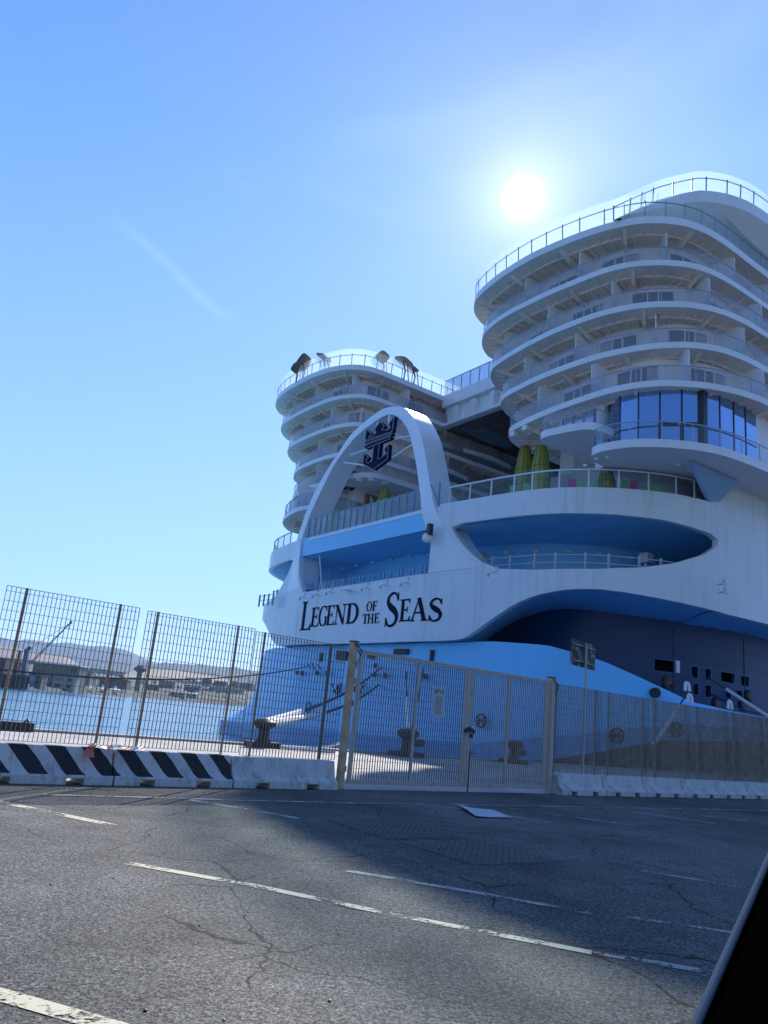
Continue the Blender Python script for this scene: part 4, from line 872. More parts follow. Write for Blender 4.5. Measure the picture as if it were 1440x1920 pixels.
def cabins(curve, zf, zc, inset=2.4, cab=5.2, smin=0, phase=0.0, smax=75, wfirst=0.5):
    """facade wall with sliding doors and dividers between zf and zc"""
    F = offset(resample(curve, 0.4), -inset); b = MB()
    for a, c in zip(F[:-1], F[1:]): b.quad((*a, zf), (*c, zf), (*c, zc), (*a, zc))
    w_ = part('cabin_wall', b, facade, smooth=True, recalc=False)
    L = np.concatenate([[0], np.cumsum([math.hypot(c[0] - a[0], c[1] - a[1]) for a, c in zip(F[:-1], F[1:])])]); Fa = np.array(F); nn = normals(F)
    def pos(q): return np.array([np.interp(q, L, Fa[:, 0]), np.interp(q, L, Fa[:, 1])]), np.array([np.interp(q, L, nn[:, 0]), np.interp(q, L, nn[:, 1])])
    q = phase
    while q < L[-1] - cab:
        p, k = pos(q); k = k / np.linalg.norm(k)
        if p[0] < smax:
            d = MB(); e1 = p + k * (inset - 0.35); e0 = p
            h = zc - zf
            d.plate([(e0[0], e0[1], zf), (e1[0], e1[1], zf), (e1[0], e1[1], zf + h * 0.86), (e0[0] * .35 + e1[0] * .65, e0[1] * .35 + e1[1] * .65, zf + h), (e0[0], e0[1], zf + h)], (-k[1], k[0], 0), 0.07)
            part('balcony_divider', d, deckw)
            ht = 2.2; dw = 3.0; ns = 8; D = []
            for i in range(ns + 1):
                pp, kk = pos(q + 0.8 + dw * i / ns); kk = kk / np.linalg.norm(kk); D.append((pp + kk * 0.05, kk))
            g = MB()
            for (p0_, k0_), (p1_, k1_) in zip(D[:-1], D[1:]): g.quad((*p0_, zf + .05), (*p1_, zf + .05), (*p1_, zf + ht), (*p0_, zf + ht))
            o = part('sliding_door', g, winglass, recalc=False); f = MB()
            if random.random() < 0.7:
                cu = MB(); i0, i1 = random.choice(((0, 2), (6, 8), (0, 3), (5, 8)))
                for (p0_, k0_), (p1_, k1_) in zip(D[i0:i1], D[i0 + 1:i1 + 1]): cu.quad((*(p0_ + k0_ * .012), zf + .1), (*(p1_ + k1_ * .012), zf + .1), (*(p1_ + k1_ * .012), zf + ht - .1), (*(p0_ + k0_ * .012), zf + ht - .1))
                part('curtain', cu, curtm, parent=o, recalc=False)
            for i in (0, 3, 5, 8):
                x, kk = D[i]; x = x + kk * 0.04; f.box((x[0], x[1], zf + ht / 2), 0.08, 0.09, ht, Vector((kk[1], -kk[0], 0)), Vector((kk[0], kk[1], 0)))
            for (p0_, k0_), (p1_, k1_) in zip(D[:-1], D[1:]): f.bar((*(p0_ + k0_ * .04), zf + ht), (*(p1_ + k1_ * .04), zf + ht), 0.08, 0.09)
            part('frame', f, railwhite, parent=o)
        q += cab
TH_S = 0.46
ncen, fcen = (60, 37), (60, 75)
nc = {k: oriented(near_curve(k), ncen) for k in DN}; fc = {k: oriented(far_curve(k), fcen) for k in FN}
for k in range(5):
    slab('balcony_deck', nc[k], ZN[k], 0.6 if k == 0 else TH_S)
    if k: 
        cabins(nc[k], ZN[k] + TH_S, ZN[k - 1] - 0.0, phase=2.0 + 0.8 * k, smax=70)
        railing(nc[k], ZN[k] + TH_S, 1.15, 2.1, railgrey, g_cabin)
railing(nc[0], ZN[0] + 0.6, 1.95, 1.55, raildark, g_top, two=True, name='sun_deck_railing', lean=0.12, glass_h=1.95)
for k in range(6):
    slab('balcony_deck', fc[k], ZN[k], 0.6 if k == 0 else TH_S)
    if k:
        cabins(fc[k], ZN[k] + TH_S, ZN[k - 1], phase=1.0 + 0.9 * k, smax=51)
        if k < 5: railing(fc[k], ZN[k] + TH_S, 1.15, 2.1, railgrey, g_cabin)
        else: railing(fc[k], ZN[k] + TH_S, 1.3, 1.3, raildark, g_clear)
railing(fc[0], ZN[0] + 0.6, 1.95, 1.55, raildark, g_top, two=True, name='sun_deck_railing', lean=0.12, glass_h=1.95)
# flat inner flank of the far tower and lower blocks
b = MB()
for (s0, s1, t0, t1, z0_, z1_) in ((45.5, 53.4, 67.0, 70, 22.0, 34.84), ):
    b.box(((s0 + s1) / 2, (t0 + t1) / 2, (z0_ + z1_) / 2), s1 - s0, t1 - t0, z1_ - z0_)
part('flank_wall', b, facade)
b = MB(); b.box((66, 78, 26), 40, 12, 24); b.box((66, 37, 27.5), 38, 10, 20); part('superstructure_core', b, facade)
b = MB(); b.box((66, 75.5, 19.6), 40, 15, 3.6); b.box((66, 36.5, 19.8), 40, 12, 4.0); part('promenade_wall', b, mat('promenade_wall_paint', (0.55, 0.55, 0.56), 0.5, noise=0.05))
# bridging deck between the towers
b = MB(); b.prism([(53.3, 47), (53.3, 66.3), (92, 66.3), (92, 47)], 37.3, 38.8); b.prism([(54.2, 47), (54.0, 66.3), (92, 66.3), (92, 47)], 34.95, 37.3)
for t in (64.2, 61.2, 58.2, 55.2, 52.2): b.plate([(53.35, t, 36.95), (53.35, t - 0.7, 36.95), (53.6, t - 0.4, 35.05), (53.6, t + 0.3, 35.05)], (1, 0, 0), 0.6)
b.box((53.7, 56.6, 34.95), 0.9, 19.4, 0.3)
part('bridging_deck', b, deckw)
b = MB(); b.prism([(54.2, 47), (54.2, 66.2), (92, 66.2), (92, 47)], 34.6, 34.75); ceil = part('atrium_ceiling', b, brownc)
b = MB()
def blob(cx, cy, rx, ry, ph):
    return [(cx + rx * math.cos(a) * (1 + .25 * math.sin(3 * a + ph)), cy + ry * math.sin(a) * (1 + .2 * math.sin(2 * a + ph))) for a in np.linspace(0, 2 * math.pi, 40)[:-1]]
for cx, cy, rx, ry, ph in ((58.5, 63.5, 3.5, 1.6, 0.4), (63.5, 60, 5, 1.2, 2.2), (60, 54, 4, 1.6, 1.2), (72, 57, 6, 2, 0.3)): b.prism(blob(cx, cy, rx, ry, ph), 34.5, 34.59)
part('ceiling_swirl', b, swirl, parent=ceil)
g = railing([(53.5, 47), (53.5, 66.2)], 38.8, 1.9, 1.6, raildark, g_teal, pw=0.08, name='bridge_railing')
# inner promenade balconies of the far tower
for z_ in (32.7, 29.35, 26.0, 22.65):
    cv = [(52.2 + 0.4 * i, 66.0 + 0.55 * math.sin(i * 0.16 + z_)) for i in range(95)]
    b = MB(); P = cv + [(90.2, 69.6), (52.2, 69.6)]; b.prism(P, z_, z_ + 0.5, 0, 1, 0); part('inner_balcony_deck', b, [deckw, teal])
    cv2 = cv if normals(cv)[5][1] < 0 else cv[::-1]
    railing(cv2, z_ + 0.5, 1.1, 1.4, railgrey, g_cabin, name='inner_railing')
    b = MB()
    for i in range(6, 90, 8): b.plate([(cv[i][0], cv[i][1] + .35, z_ + .5), (cv[i][0], 69.3, z_ + .5), (cv[i][0], 69.3, z_ + 2.9), (cv[i][0], 67.6, z_ + 2.9), (cv[i][0], cv[i][1] + .35, z_ + 2.3)], (1, 0, 0), 0.08)
    part('inner_divider', b, facade)
b = MB(); b.box((72, 69.9, 28), 40, 0.6, 14); b.box((92, 57, 26), 0.6, 26, 20); part('atrium_back_wall', b, brownc)
# far tower: corner balcony seen through the arch, slatted stair wall
mc = [(48.5, 62.0), (47.29, 62.0), (44.34, 62.0), (42.84, 61.94), (41.66, 62.3), (40.9, 63.3), (40.4, 65.0), (40.3, 66.8), (40.8, 69.0)]
mcv = oriented(resample(chaikin([(53, 62.0)] + mc, 2), 0.3), (46, 68)); b = MB(); b.prism(mcv + [(53, 69)] if mcv[0][0] < mcv[-1][0] else [(53, 69)] + mcv, 24.76, 25.3, 0, 1, 0); part('corner_balcony_deck', b, [deckw, facade]); railing(mcv, 25.3, 1.1, 1.6, raildark, g_clear, name='corner_balcony_railing')
for (x, y) in ((646, 906), (674, 901), (696, 900), (722, 907)):
    s, t, z = onst(x, y, z=24.55); b = MB(); b.box((s, t, 24.6), 0.45, 0.45, 0.3); part('soffit_light', b, lampw)
b = MB(); g = MB(); g.box((47.0, 66.8, 21.3), 8.5, 0.3, 6.9); part('slat_backing', g, facade)
for i in range(22): b.box((44.0 + i * 0.36, 66.5, 21.6 ), 0.12, 0.25, 5.6)
part('slat_screen', b, woodst)
b = MB(); b.plate([(44.5, 69.5, 18), (44.5, 66.0, 18), (44.5, 62.5, 18.0), (44.5, 64.5, 21.0), (44.5, 66.8, 24.7), (44.5, 69.5, 24.7)], (1, 0, 0), 0.3); part('stair_wall', b, deckw)
b = MB(); b.plate([(44.4, t, z) for t, z in ((68.6, 18.4), (65.4, 18.4), (66.0, 19.6), (67.2, 20.2), (68.4, 19.8))], (1, 0, 0), 0.05); part('stair_opening', b, darkin)
# near tower: small balcony, large terrace and glass lounge -----------------
c5 = [(47, 37.6), (43.5, 37.6), (41.43, 37.5), (40.44, 37.55), (39.83, 37.5), (39.34, 37.2), (39.05, 36.6), (39.2, 35.4), (39.4, 34.3), (39.71, 33.3), (40.17, 32.9), (41.2, 32.7), (43, 32.7), (47, 32.7)]
cv5 = oriented(resample(chaikin(c5, 2), 0.25), (45, 35)); b = MB(); b.prism(cv5, 22.0, 22.55, 0, 1, 0); part('lounge_balcony_deck', b, [deckw, facade], smooth=True); railing(cv5, 22.55, 1.15, 1.4, railgrey, g_cabin, name='lounge_balcony_railing')
c6 = [(50, 32.6), (44, 32.6), (41, 32.55), (39.64, 32.4), (38.75, 32.0), (38.31, 31.3), (38.3, 30.26), (38.75, 28.87), (39.54, 27.8), (40.56, 26.88), (41.71, 26.1), (43.1, 25.45), (45.14, 25.1), (47.96, 24.9), (56, 24.9), (88, 25.2)]
cv6 = oriented(resample(chaikin(c6, 2), 0.3), (55, 30)); b = MB(); b.prism(cv6 + ([(88, 33)] if cv6[-1][0] > 80 else []) if cv6[-1][0] > 80 else [(88, 33)] + cv6, 19.35, 19.9, 0, 1, 0); part('terrace_deck', b, [deckw, facade], smooth=True); railing(cv6, 19.9, 1.25, 2.0, railgrey, g_clear, name='terrace_railing')
gcv = [(42.3, 33.3), (41.75, 31.8), (42.0, 30.69), (43.02, 28.9), (44.3, 27.7), (46.28, 26.95), (48.94, 26.75), (50.2, 26.75)]
gP = resample(catmull(gcv, 5), 1.35); b = MB(); g = MB()
for i, (a, c) in enumerate(zip(gP[:-1], gP[1:])):
    g.quad((*a, 19.9), (*c, 19.9), (*c, 24.76), (*a, 24.76)); b.box((a[0], a[1], 22.33), 0.09, 0.09, 4.86)
    b.bar((*a, 22.15), (*c, 22.15), 0.08, 0.08)
for i0_, wd in ((5, 0.45),):
    a = gP[i0_]; b.box((a[0] - 0.05, a[1] - 0.05, 22.33), wd, wd, 4.86)
for i0_ in (3, 4):
    a = gP[i0_]; b.box((a[0] - 0.03, a[1] - 0.03, 21.1), 0.18, 0.18, 2.4)
b.bar((gP[3][0] - .05, gP[3][1] - .05, 22.3), (gP[5][0] - .05, gP[5][1] - .05, 22.3), 0.2, 0.28)
o = part('lounge_window', g, mirror, recalc=False); part('window_frame', b, frame_dk, parent=o)
b = MB(); b.box((46.5, 33.9, 22.3), 9.0, 0.7, 4.9); b.box((62.7, 27.0, 22.3), 25.0, 0.5, 4.9); b.box((45.4, 36.0, 23.65), 6.5, 3.6, 2.1); b.box((51, 36.5, 21.1), 8, 8, 7.2); part('lounge_wall', b, deckw)
b = MB(); b.box((42.1, 35.9, 23.6), 0.12, 3.1, 1.9); part('lounge_side_window', b, mirror)
b = MB()
for t_ in (34.4, 35.4, 36.4, 37.4): b.box((42.0, t_, 23.6), 0.12, 0.1, 1.95)
part('window_frame', b, frame_dk)
# gusset panel under the terrace
b = MB(); A = (43.0, 27.3, 19.3); B_ = (48.5, 27.2, 19.3); Cc = wall(30.9, 17.75, 0.02)
b.plate([A, B_, (Cc[0] + .9, Cc[1] + .1, Cc[2]), Cc], (0.15, 0.98, 0), 0.3); part('gusset_panel', b, mat('pale_blue_gusset_paint', (0.33, 0.52, 0.74), 0.4))
for (x, y) in ((944, 810), (967, 798)):
    s, t, z = onst(x + 20, y + 5, z=24.5); b = MB(); b.box((s, t, 24.5), 0.5, 0.5, 0.4); part('soffit_light', b, lampw)
for (x, y) in ((1118, 860), (1139, 858), (1272, 872), (1292, 881), (1308, 890), (1097, 872)):
    s, t, z = onst(x, y, z=19.3); b = MB(); b.lathe((s, t, 19.2), [(0.12, 0), (0.14, 0.15)], 8); part('soffit_light', b, lampw)
# upper sun deck on the near tower ------------------------------------------
ramp = [onst(x, y, z=z)[:2] + (z,) for x, y, z in ((1150, 412.5, 38.75), (1166, 405, 38.95), (1182, 397.5, 39.5), (1200, 389, 40.3), (1219, 381, 41.1), (1240, 372.5, 41.8))]
flat_ = [(46.0, 28.9, 42.3), (46.8, 28.2, 42.4), (48.0, 27.45, 42.4), (49.2, 27.0, 42.4), (50.5, 26.7, 42.4), (53, 26.5, 42.4), (60, 26.4, 42.4), (90, 26.4, 42.4)]
uc = catmull(ramp + flat_, 5); n_ = len(uc)
u2 = [(p[0], p[1]) for p in uc]; nu = normals(u2); mid_u = (60, 36)
if (u2[n_ // 2][0] - mid_u[0]) * nu[n_ // 2][0] + (u2[n_ // 2][1] - mid_u[1]) * nu[n_ // 2][1] < 0: nu = -nu
b = MB()
def und(i):
    z = uc[i][2]; f = min(1, max(0, (z - 38.8) / 3.6)); k = nu[i]
    return (uc[i][0], uc[i][1], z - 1.0 * f), (uc[i][0] - k[0] * 2.6 * f, uc[i][1] - k[1] * 2.6 * f, z - 1.0 * f - 2.1 * f), (uc[i][0] - k[0] * 6.0, uc[i][1] - k[1] * 6.0, z)
for i in range(n_ - 1):
    a0, b0, c0 = und(i); a1, b1, c1 = und(i + 1)
    b.quad(uc[i], uc[i + 1], a1, a0); b.quad(a0, a1, b1, b0); b.quad(uc[i], uc[i + 1], c1, c0)
part('upper_sun_deck', b, [deckw], smooth=True, recalc=False)
uin = [(60, 30.2), (90, 30.2), (90, 42), (60, 42)]
b = MB(); b.prism([(50, 30.6), (90, 30.6), (90, 42), (50, 42)], 38.6, 42.2); part('upper_deck_house', b, mat('brown_deck_house', (0.28, 0.17, 0.10), 0.6))
b = MB(); g = MB(); L_ = 0; nx_ = 0
for i in range(n_ - 1):
    k, k1 = nu[i] * 0.1, nu[i + 1] * 0.1; p, p1 = uc[i], uc[i + 1]
    g.quad((p[0] - k[0], p[1] - k[1], p[2]), (p1[0] - k1[0], p1[1] - k1[1], p1[2]), (p1[0], p1[1], p1[2] + 1.75), (p[0], p[1], p[2] + 1.75))
    b.bar((p[0], p[1], p[2] + 1.1), (p1[0], p1[1], p1[2] + 1.1), 0.07, 0.06)
    if L_ >= nx_: b.bar((p[0] - k[0], p[1] - k[1], p[2]), (p[0], p[1], p[2] + 1.25), 0.09, 0.06); nx_ += 1.45
    L_ += math.dist(p, p1)
o = part('upper_deck_railing', b, raildark); part('glass_panel', g, g_top, parent=o, recalc=False)
# sun shades on the far tower roof -------------------------------------------
shade_m = mat('dark_sunshade_fabric', (0.10, 0.085, 0.075), 0.7)
for x, y, wd, tilt, dp_ in ((568, 679, 1.9, 28, 1.7), (554, 690, 1.1, 30, 1.2), (606, 670, 2.0, -22, 1.7), (716, 669, 1.5, 10, 1.5), (756, 677, 2.1, -18, 1.9), (774, 692, 1.1, -12, 1.2)):
    s, t, z = onst(x, y, z=40.9 if wd > 1.4 else 40.4); wd *= 1.15; b = MB(); n = 28; ex_ = Vector((math.cos(R(-22)), 0, math.sin(R(-22)))); ty = Vector((0, math.cos(R(tilt)), -math.sin(R(tilt)))); nn_ = ex_.cross(ty).normalized(); P = []
    for i in range(n):
        a = 2 * math.pi * i / n; ca, sa_ = math.cos(a), math.sin(a); f = (abs(ca) ** 4 + abs(sa_) ** 4) ** -0.25; P.append(Vector((s, t, z)) + ty * (ca * f * wd / 2) + ex_ * (sa_ * f * dp_ / 2) * (1.0 if sa_ > 0 else 0.8))
    b.plate(P, nn_, 0.1); b.tube([(s + .3, t, 38.7), (s + .35, t - .1, (38.7 + z) / 2), (s, t, z)], 0.09, 8); b.tube([(s + 1.0, t, 38.7), (s + .6, t, z + .1)], 0.06, 6)
    part('sun_shade', b, shade_m)
# lantern pods ---------------------------------------------------------------
for (s, t, zb_, zt_, r0) in ((44.9, 44.1, 17.6, 24.7, 0.78), (43.6, 41.0, 17.6, 23.7, 0.78), (41.6, 32.9, 17.6, 19.6, 0.5), (43.6, 62.6, 17.6, 24.0, 0.85), (41.0, 67.5, 17.6, 21.3, 0.7)):
    H = zt_ - zb_; b = MB(); r = MB()
    prof = [(r0 * .9, 0), (r0, H * 0.2), (r0 * 1.02, H * 0.5), (r0 * .95, H * 0.7), (r0 * 0.55, H * 0.98), (r0 * .35, H)]
    b.lathe((s, t, zb_), prof, 10); o = part('lantern_pod', b, pod)
    for zz, rr in ((H * 0.2, r0 * 1.02), (H * 0.5, r0 * 1.04), (H * 0.7, r0 * .97)):
        P = [(s + rr * math.cos(a), t + rr * math.sin(a), zb_ + zz) for a in np.linspace(0, 2 * math.pi, 11)]
        for a, c in zip(P[:-1], P[1:]): r.bar(a, c, 0.05, 0.06)
    for k in range(10):
        a = 2 * math.pi * k / 10; r.tube([(s + p * 1.02 * math.cos(a), t + p * 1.02 * math.sin(a), zb_ + z) for p, z in prof], 0.03, 4)
    part('pod_rib', r, pod_dk, parent=o)
# ================================================================== THINGS ON THE SHIP: chairs on the promenade
def make_chair(m, label):
    t = thing('deck_chair', label, 'deck chair', group='chairs on the promenade deck')
    b = MB()
    b.box((0, 0, 0.42), 0.62, 0.6, 0.06); b.build('seat', m, t)
    b = MB(); b.plate([(0.28, -0.3, 0.42), (0.28, 0.3, 0.42), (0.50, 0.26, 1.1), (0.50, -0.26, 1.1)], (0.95, 0, -0.3), 0.05); b.build('backrest', m, t)
    for sx in (-.26, .26):
        for sy in (-.27, .27):
            l = MB(); l.bar((sx, sy, 0), (sx, sy, .42), 0.05); l.build('leg', railwhite, t)
    return t
cprot = {'p': make_chair(pink, ''), 'g': make_chair(green, '')}
used = set()
chairs = [(1074, 'p', 'pink deck chair, leftmost of the pink chairs behind the promenade glass'), (1093, 'g', 'green deck chair just right of the leftmost pink chair'),
          (1124, 'g', 'green deck chair directly in front of the short yellow green pod'), (1146, 'p', 'pink deck chair just right of the short yellow green pod'), (1164, 'g', 'green deck chair between two pink chairs behind the promenade glass'),
          (1184, 'p', 'pink deck chair, rightmost of the pink chairs behind the promenade glass'), (1212, 'g', 'green deck chair just right of the rightmost pink chair'), (1229, 'g', 'green deck chair, rightmost behind the promenade glass'),
          (990, 'g', 'green deck chair in front of the left tall yellow green pod'), (966, 'g', 'green deck chair left of the tall yellow green pods')]
for x, k, lab in chairs:
    # place on the promenade 1.6 m behind its rail
    d = ray(x, 915); best = None
    for q in np.arange(9, 31, 0.1):
        s, t, z = wall(q, 17.6, -1.7); 
        P = stz(s, t, 17.6); v = P - Vector((0, 0, EYE)); e = abs(v.x * d.y - v.y * d.x)/1e3
        # compare screen column roughly
        D = P.y * cp + (P.z - EYE) * sp; Vv = -P.y * sp + (P.z - EYE) * cp; a0 = F_ * P.x / D; v0 = F_ * Vv / D; xs = 720 + a0 * cr_ + v0 * sr_
        if best is None or abs(xs - x) < best[0]: best = (abs(xs - x), P, q)
    c = cprot[k] if k not in used else copy_tree(cprot[k]); used.add(k); c['label'] = lab
    a0, a1 = wall(best[2] - .3, 0), wall(best[2] + .3, 0); ang = math.atan2(a1[1] - a0[1], a1[0] - a0[0]) + TH - math.pi / 2 + math.pi
    c.location = best[1] + Vector((0, 0, 0.07)); c.rotation_euler = (0, 0, ang + math.pi + random.uniform(-.3, .3))

# ================================================================== ROPES, BOLLARDS
def hang(a, c, sag, n=24):
    a, c = Vector(a), Vector(c); return [a.lerp(c, i / n) - Vector((0, 0, sag * 4 * (i / n) * (1 - i / n))) for i in range(n + 1)]
def hp(x, y): 
    q, z = onbody(x, y); s, t, z = wall(q, z, -0.3); return stz(s, t, z)
bol1 = ground(497, 1398); bol1 = stz(bol1.dot(U), QT - 1.6, 0)
def quay_at(x, t):
    # point on the quay at across-distance t in screen column x
    best = None
    for s in np.arange(-15, 90, 0.05):
        P = stz(s, t, 0); D = P.y * cp + (P.z - EYE) * sp
        if D < 1: continue
        Vv = -P.y * sp + (P.z - EYE) * cp; xs = 720 + F_ * P.x / D * cr_ + F_ * Vv / D * sr_
        if best is None or abs(xs - x) < best[0]: best = (abs(xs - x), P)
    return best[1]
bol1 = quay_at(492, QT - 1.0); bol2 = quay_at(762, QT - 1.0); bol3 = quay_at(962, QT - 1.0)
def bollard(loc, label, sc=1.0, arm=False):
    t = thing('mooring_bollard', label, 'bollard', loc, TH, 'cast iron bollards on the quay edge')
    b = MB(); b.box((0, 0, 0.09), 1.2 * sc, 0.8 * sc, 0.18); b.build('base_plate', iron, t)
    b = MB(); b.lathe((0, 0, 0.18), [(0.30 * sc, 0), (0.24 * sc, 0.12 * sc), (0.22 * sc, 0.45 * sc), (0.42 * sc, 0.58 * sc), (0.44 * sc, 0.74 * sc), (0.30 * sc, 0.84 * sc)], 18)
    if arm: b.tube([(0, 0, 0.5 * sc), (0.75 * sc, 0, 0.55 * sc)], [0.16 * sc, 0.14 * sc], 12)
    b.build('post_head', iron, t, smooth=True); return t
bollard(bol1, 'squat black iron bollard by the water, wrapped with two white sleeved ropes', 0.85)
bollard(bol2, 'black iron bollard with a side horn seen through the left gate leaf', 0.95, True)
bollard(bol3, 'rusty dark bollard with a side horn seen through the right gate leaf', 0.85, True)
b3 = quay_at(6, QT - 0.75); b = MB(); b.box((0, 0, 0.12), 1.5, 0.3, 0.24); b.tube([(0.5, 0, .24), (.56, 0, .33), (.62, 0, .24)], 0.03, 6); o = b.build('quay_fender', iron); o.location = b3; o.rotation_euler = (0, 0, TH); tag(o, 'low black rubber fender block with a lifting ring lying at the quay edge', 'fender')
def mkrope(name, pts, r, label, sleeve=None, group='mooring lines of the ship'):
    t = thing(name, label, 'mooring rope', pts[0], 0, group); o3 = tuple(pts[0])
    b = MB(); b.tube(pts, r, 8); b.build('line', rope, t, o3, smooth=True)
    if sleeve:
        for a, c in sleeve:
            n = len(pts); P = pts[int(a * (n - 1)):int(c * (n - 1)) + 1]
            b = MB(); b.tube(P, r * 1.8, 8); b.build('white_sleeve', ropew, t, o3, smooth=True)
    return t
top1 = bol1 + Vector((0, 0, 0.8))
mkrope('mooring_rope', hang(top1, hp(706, 1252), 0.5), 0.07, 'mooring rope from the black bollard up to the hull, the upper of the crossing pair', [(0.04, 0.2)])
mkrope('mooring_rope', hang(top1 + Vector((0.2, 0.1, 0)), hp(690, 1283), 0.5), 0.07, 'mooring rope from the black bollard up to the hull, the lower of the crossing pair', [(0.04, 0.3), (0.5, 0.62)])
mkrope('mooring_rope', hang(bol2 + Vector((0, 0, 0.8)), hp(752, 1260), 0.05), 0.05, 'thin rope rising nearly straight up from the horned bollard', [(0.05, 0.45)])
mkrope('mooring_rope', hang(bol2 + Vector((0.1, 0, 0.8)), hp(793, 1245), 0.1), 0.04, 'thin dark rope slanting up right from the horned bollard to the hull')
mkrope('mooring_rope', hang(at(-330, 1212, 30), hp(575, 1249), 1.2, 40), 0.045, 'long dark mooring rope running level from the hull out to the left')
# rope loop lying by the bollard
b = MB(); P = [bol1 + Vector((math.cos(a) * 1.0 + 1.6, math.sin(a) * 0.25, 0.07 + 0.35 * max(0, math.cos(a * 0.5)) ** 6)) for a in np.linspace(0, 5.6, 24)]
b.tube(P, 0.045, 6); o = b.build('rope_loop', ropew, smooth=True); tag(o, 'pale loose rope loop lying beside the black bollard', 'rope')
# lines on the right, out of the mooring deck openings
rt = lambda x, y, t: stz(*onst(x, y, t=t))
mkrope('mooring_rope', hang(quay_at(1208, QT - 1.2) + Vector((0, 0, .7)), rt(1290, 1296, 27.6), 0.1, 20), 0.055, 'thick mooring rope with a spiral white sleeve descending behind the right fence', [(0.15, 0.75)])
p1 = rt(1327, 1270, 31.0); mkrope('mooring_rope', hang(p1, rt(1470, 1362, 26.5), 0.0, 8), 0.06, 'pale thick rope slanting down right from an opening in the navy hull side', [(0.3, 1.0)])
mkrope('mooring_rope', hang(rt(1297, 1268, 31.0), rt(1262, 1287, 30.4), 0.0, 6), 0.11, 'short dark rope between an opening and the round fender on the navy hull side')
mkrope('mooring_rope', hang(rt(1334, 1302, 30.9), rt(1372, 1318, 28.8), 0.05, 6), 0.08, 'short dark rope running from a lower opening to the ship edge')
mkrope('mooring_rope', hang(rt(1368, 1320, 29.0), rt(1450, 1338, 27.5), 0.2, 8), 0.04, 'thin dark rope at the far right along the ship edge')
for (x, y, w_) in ((1253, 1282, 0.5), (1345, 1320, 0.45), (1394, 1323, 0.4), (1405, 1305, 0.42)):
    s, t, z = onst(x, y, t=30.6); b = MB(); b.lathe((s, t, z), [(w_ * .7, -.1), (w_, 0), (w_, .2), (w_ * .7, .3)], 16, ax_=Vector((0, 1, 0))); part('round_chock', b, iron, smooth=True)
for (x, y) in ((1288, 1288), (1293, 1310), (1368, 1322)):
    s, t, z = onst(x, y, t=28.6); b = MB(); b.bar((s - .2, t, z - .25), (s - .13, t, z + .25), .09, .2); b.bar((s - .13, t, z + .25), (s + .2, t, z + .2), .09, .2); b.bar((s + .2, t, z + .2), (s + .27, t, z - .25), .09, .2); part('mooring_chock', b, railwhite)
s, t, z = onst(1237, 1299, t=29.2); q, z = onbody(1237, 1299); b = MB(); b.lathe(wall(q, z, -0.5), [(0.05, 0), (0.32, 0.02), (0.32, 0.3)], 16, ax_=Vector((-.5, -.86, 0))); part('hull_outlet', b, iron)
s, t, z = onst(1262, 1250, t=31.2); b = MB(); b.box((s, t - 0.35, z), 0.35, 0.1, 0.8); part('hatch_flap', b, railgrey)

# ================================================================== FENCES
def mesh_panel(u0, u1, z0_, z1_, posts, label, bar=wirem, post=rustp, off=0.25, group='wire mesh fence panels on the barriers', thick=0.004, depth=0.022, vs_=0.062, pr=0.022, ins=()):
    o = fp((u0 + u1) / 2, off); t = thing('mesh_fence', label, 'fence panel', o, math.atan2(fd.y, fd.x), group)
    L = u1 - u0; b = MB(); n = int(L / vs_)
    for i in range(n + 1): b.box((-L / 2 + L * i / n, 0, (z0_ + z1_) / 2), thick, depth, z1_ - z0_)
    z = z0_
    while z <= z1_ - .03: b.box((0, 0.004, z), L, 0.006, 0.006); z += 0.1325
    b.box((0, 0.004, z1_ - 0.004), L, 0.008, 0.008)
    b.build('mesh_grid', bar, t)
    for p, pm in posts:
        x = p - (u0 + u1) / 2; b = MB(); b.tube([(x, 0.045, z0_ - 0.12), (x, 0.045, z1_ + 0.01)], pr, 10); b.build('post', pm, t, smooth=True)
    return t
mesh_panel(-2.45, -0.52, 0.52, 2.58, [(-2.1, rustp), (-0.95, rustp)], 'wire mesh fence panel at the left edge of the row, mostly out of view')
mesh_panel(-0.38, 1.57, 0.52, 2.58, [(-0.1, rustp), (1.28, rustp)], 'wire mesh fence panel with two rusty posts, left of the open gap')
mesh_panel(1.71, 3.66, 0.52, 2.56, [(1.90, rustp), (3.36, rustp)], 'wire mesh fence panel with two rusty posts, right of the open gap')
mesh_panel(3.69, 5.66, 0.48, 2.52, [(3.90, galv), (5.34, galv)], 'wire mesh fence panel with two grey posts beside the gate post')
lab = ['next to the gate', 'second from the gate', 'third from the gate', 'fourth from the gate', 'fifth from the gate', 'sixth from the gate', 'seventh from the gate', 'eighth from the gate']
for i, (u0, u1, p0, p1) in enumerate(((11.86, 14.02, 12.12, 13.76), (14.10, 16.20, 14.34, 15.93), (16.28, 18.42, 16.54, 18.17), (18.50, 20.72, 18.84, 20.47), (20.80, 23.06, 21.07, 22.82), (23.14, 25.3, 23.4, 25.0), (25.4, 27.6, 25.6, 27.3), (27.7, 29.9, 27.9, 29.6))):
    mesh_panel(u0, u1, 0.46, 2.47, [(p0, galv), (p1, galv)], 'brownish barred fence panel right of the gate, ' + lab[i], bar=wirer, thick=0.005, depth=0.024, group='barred fence panels right of the gate')
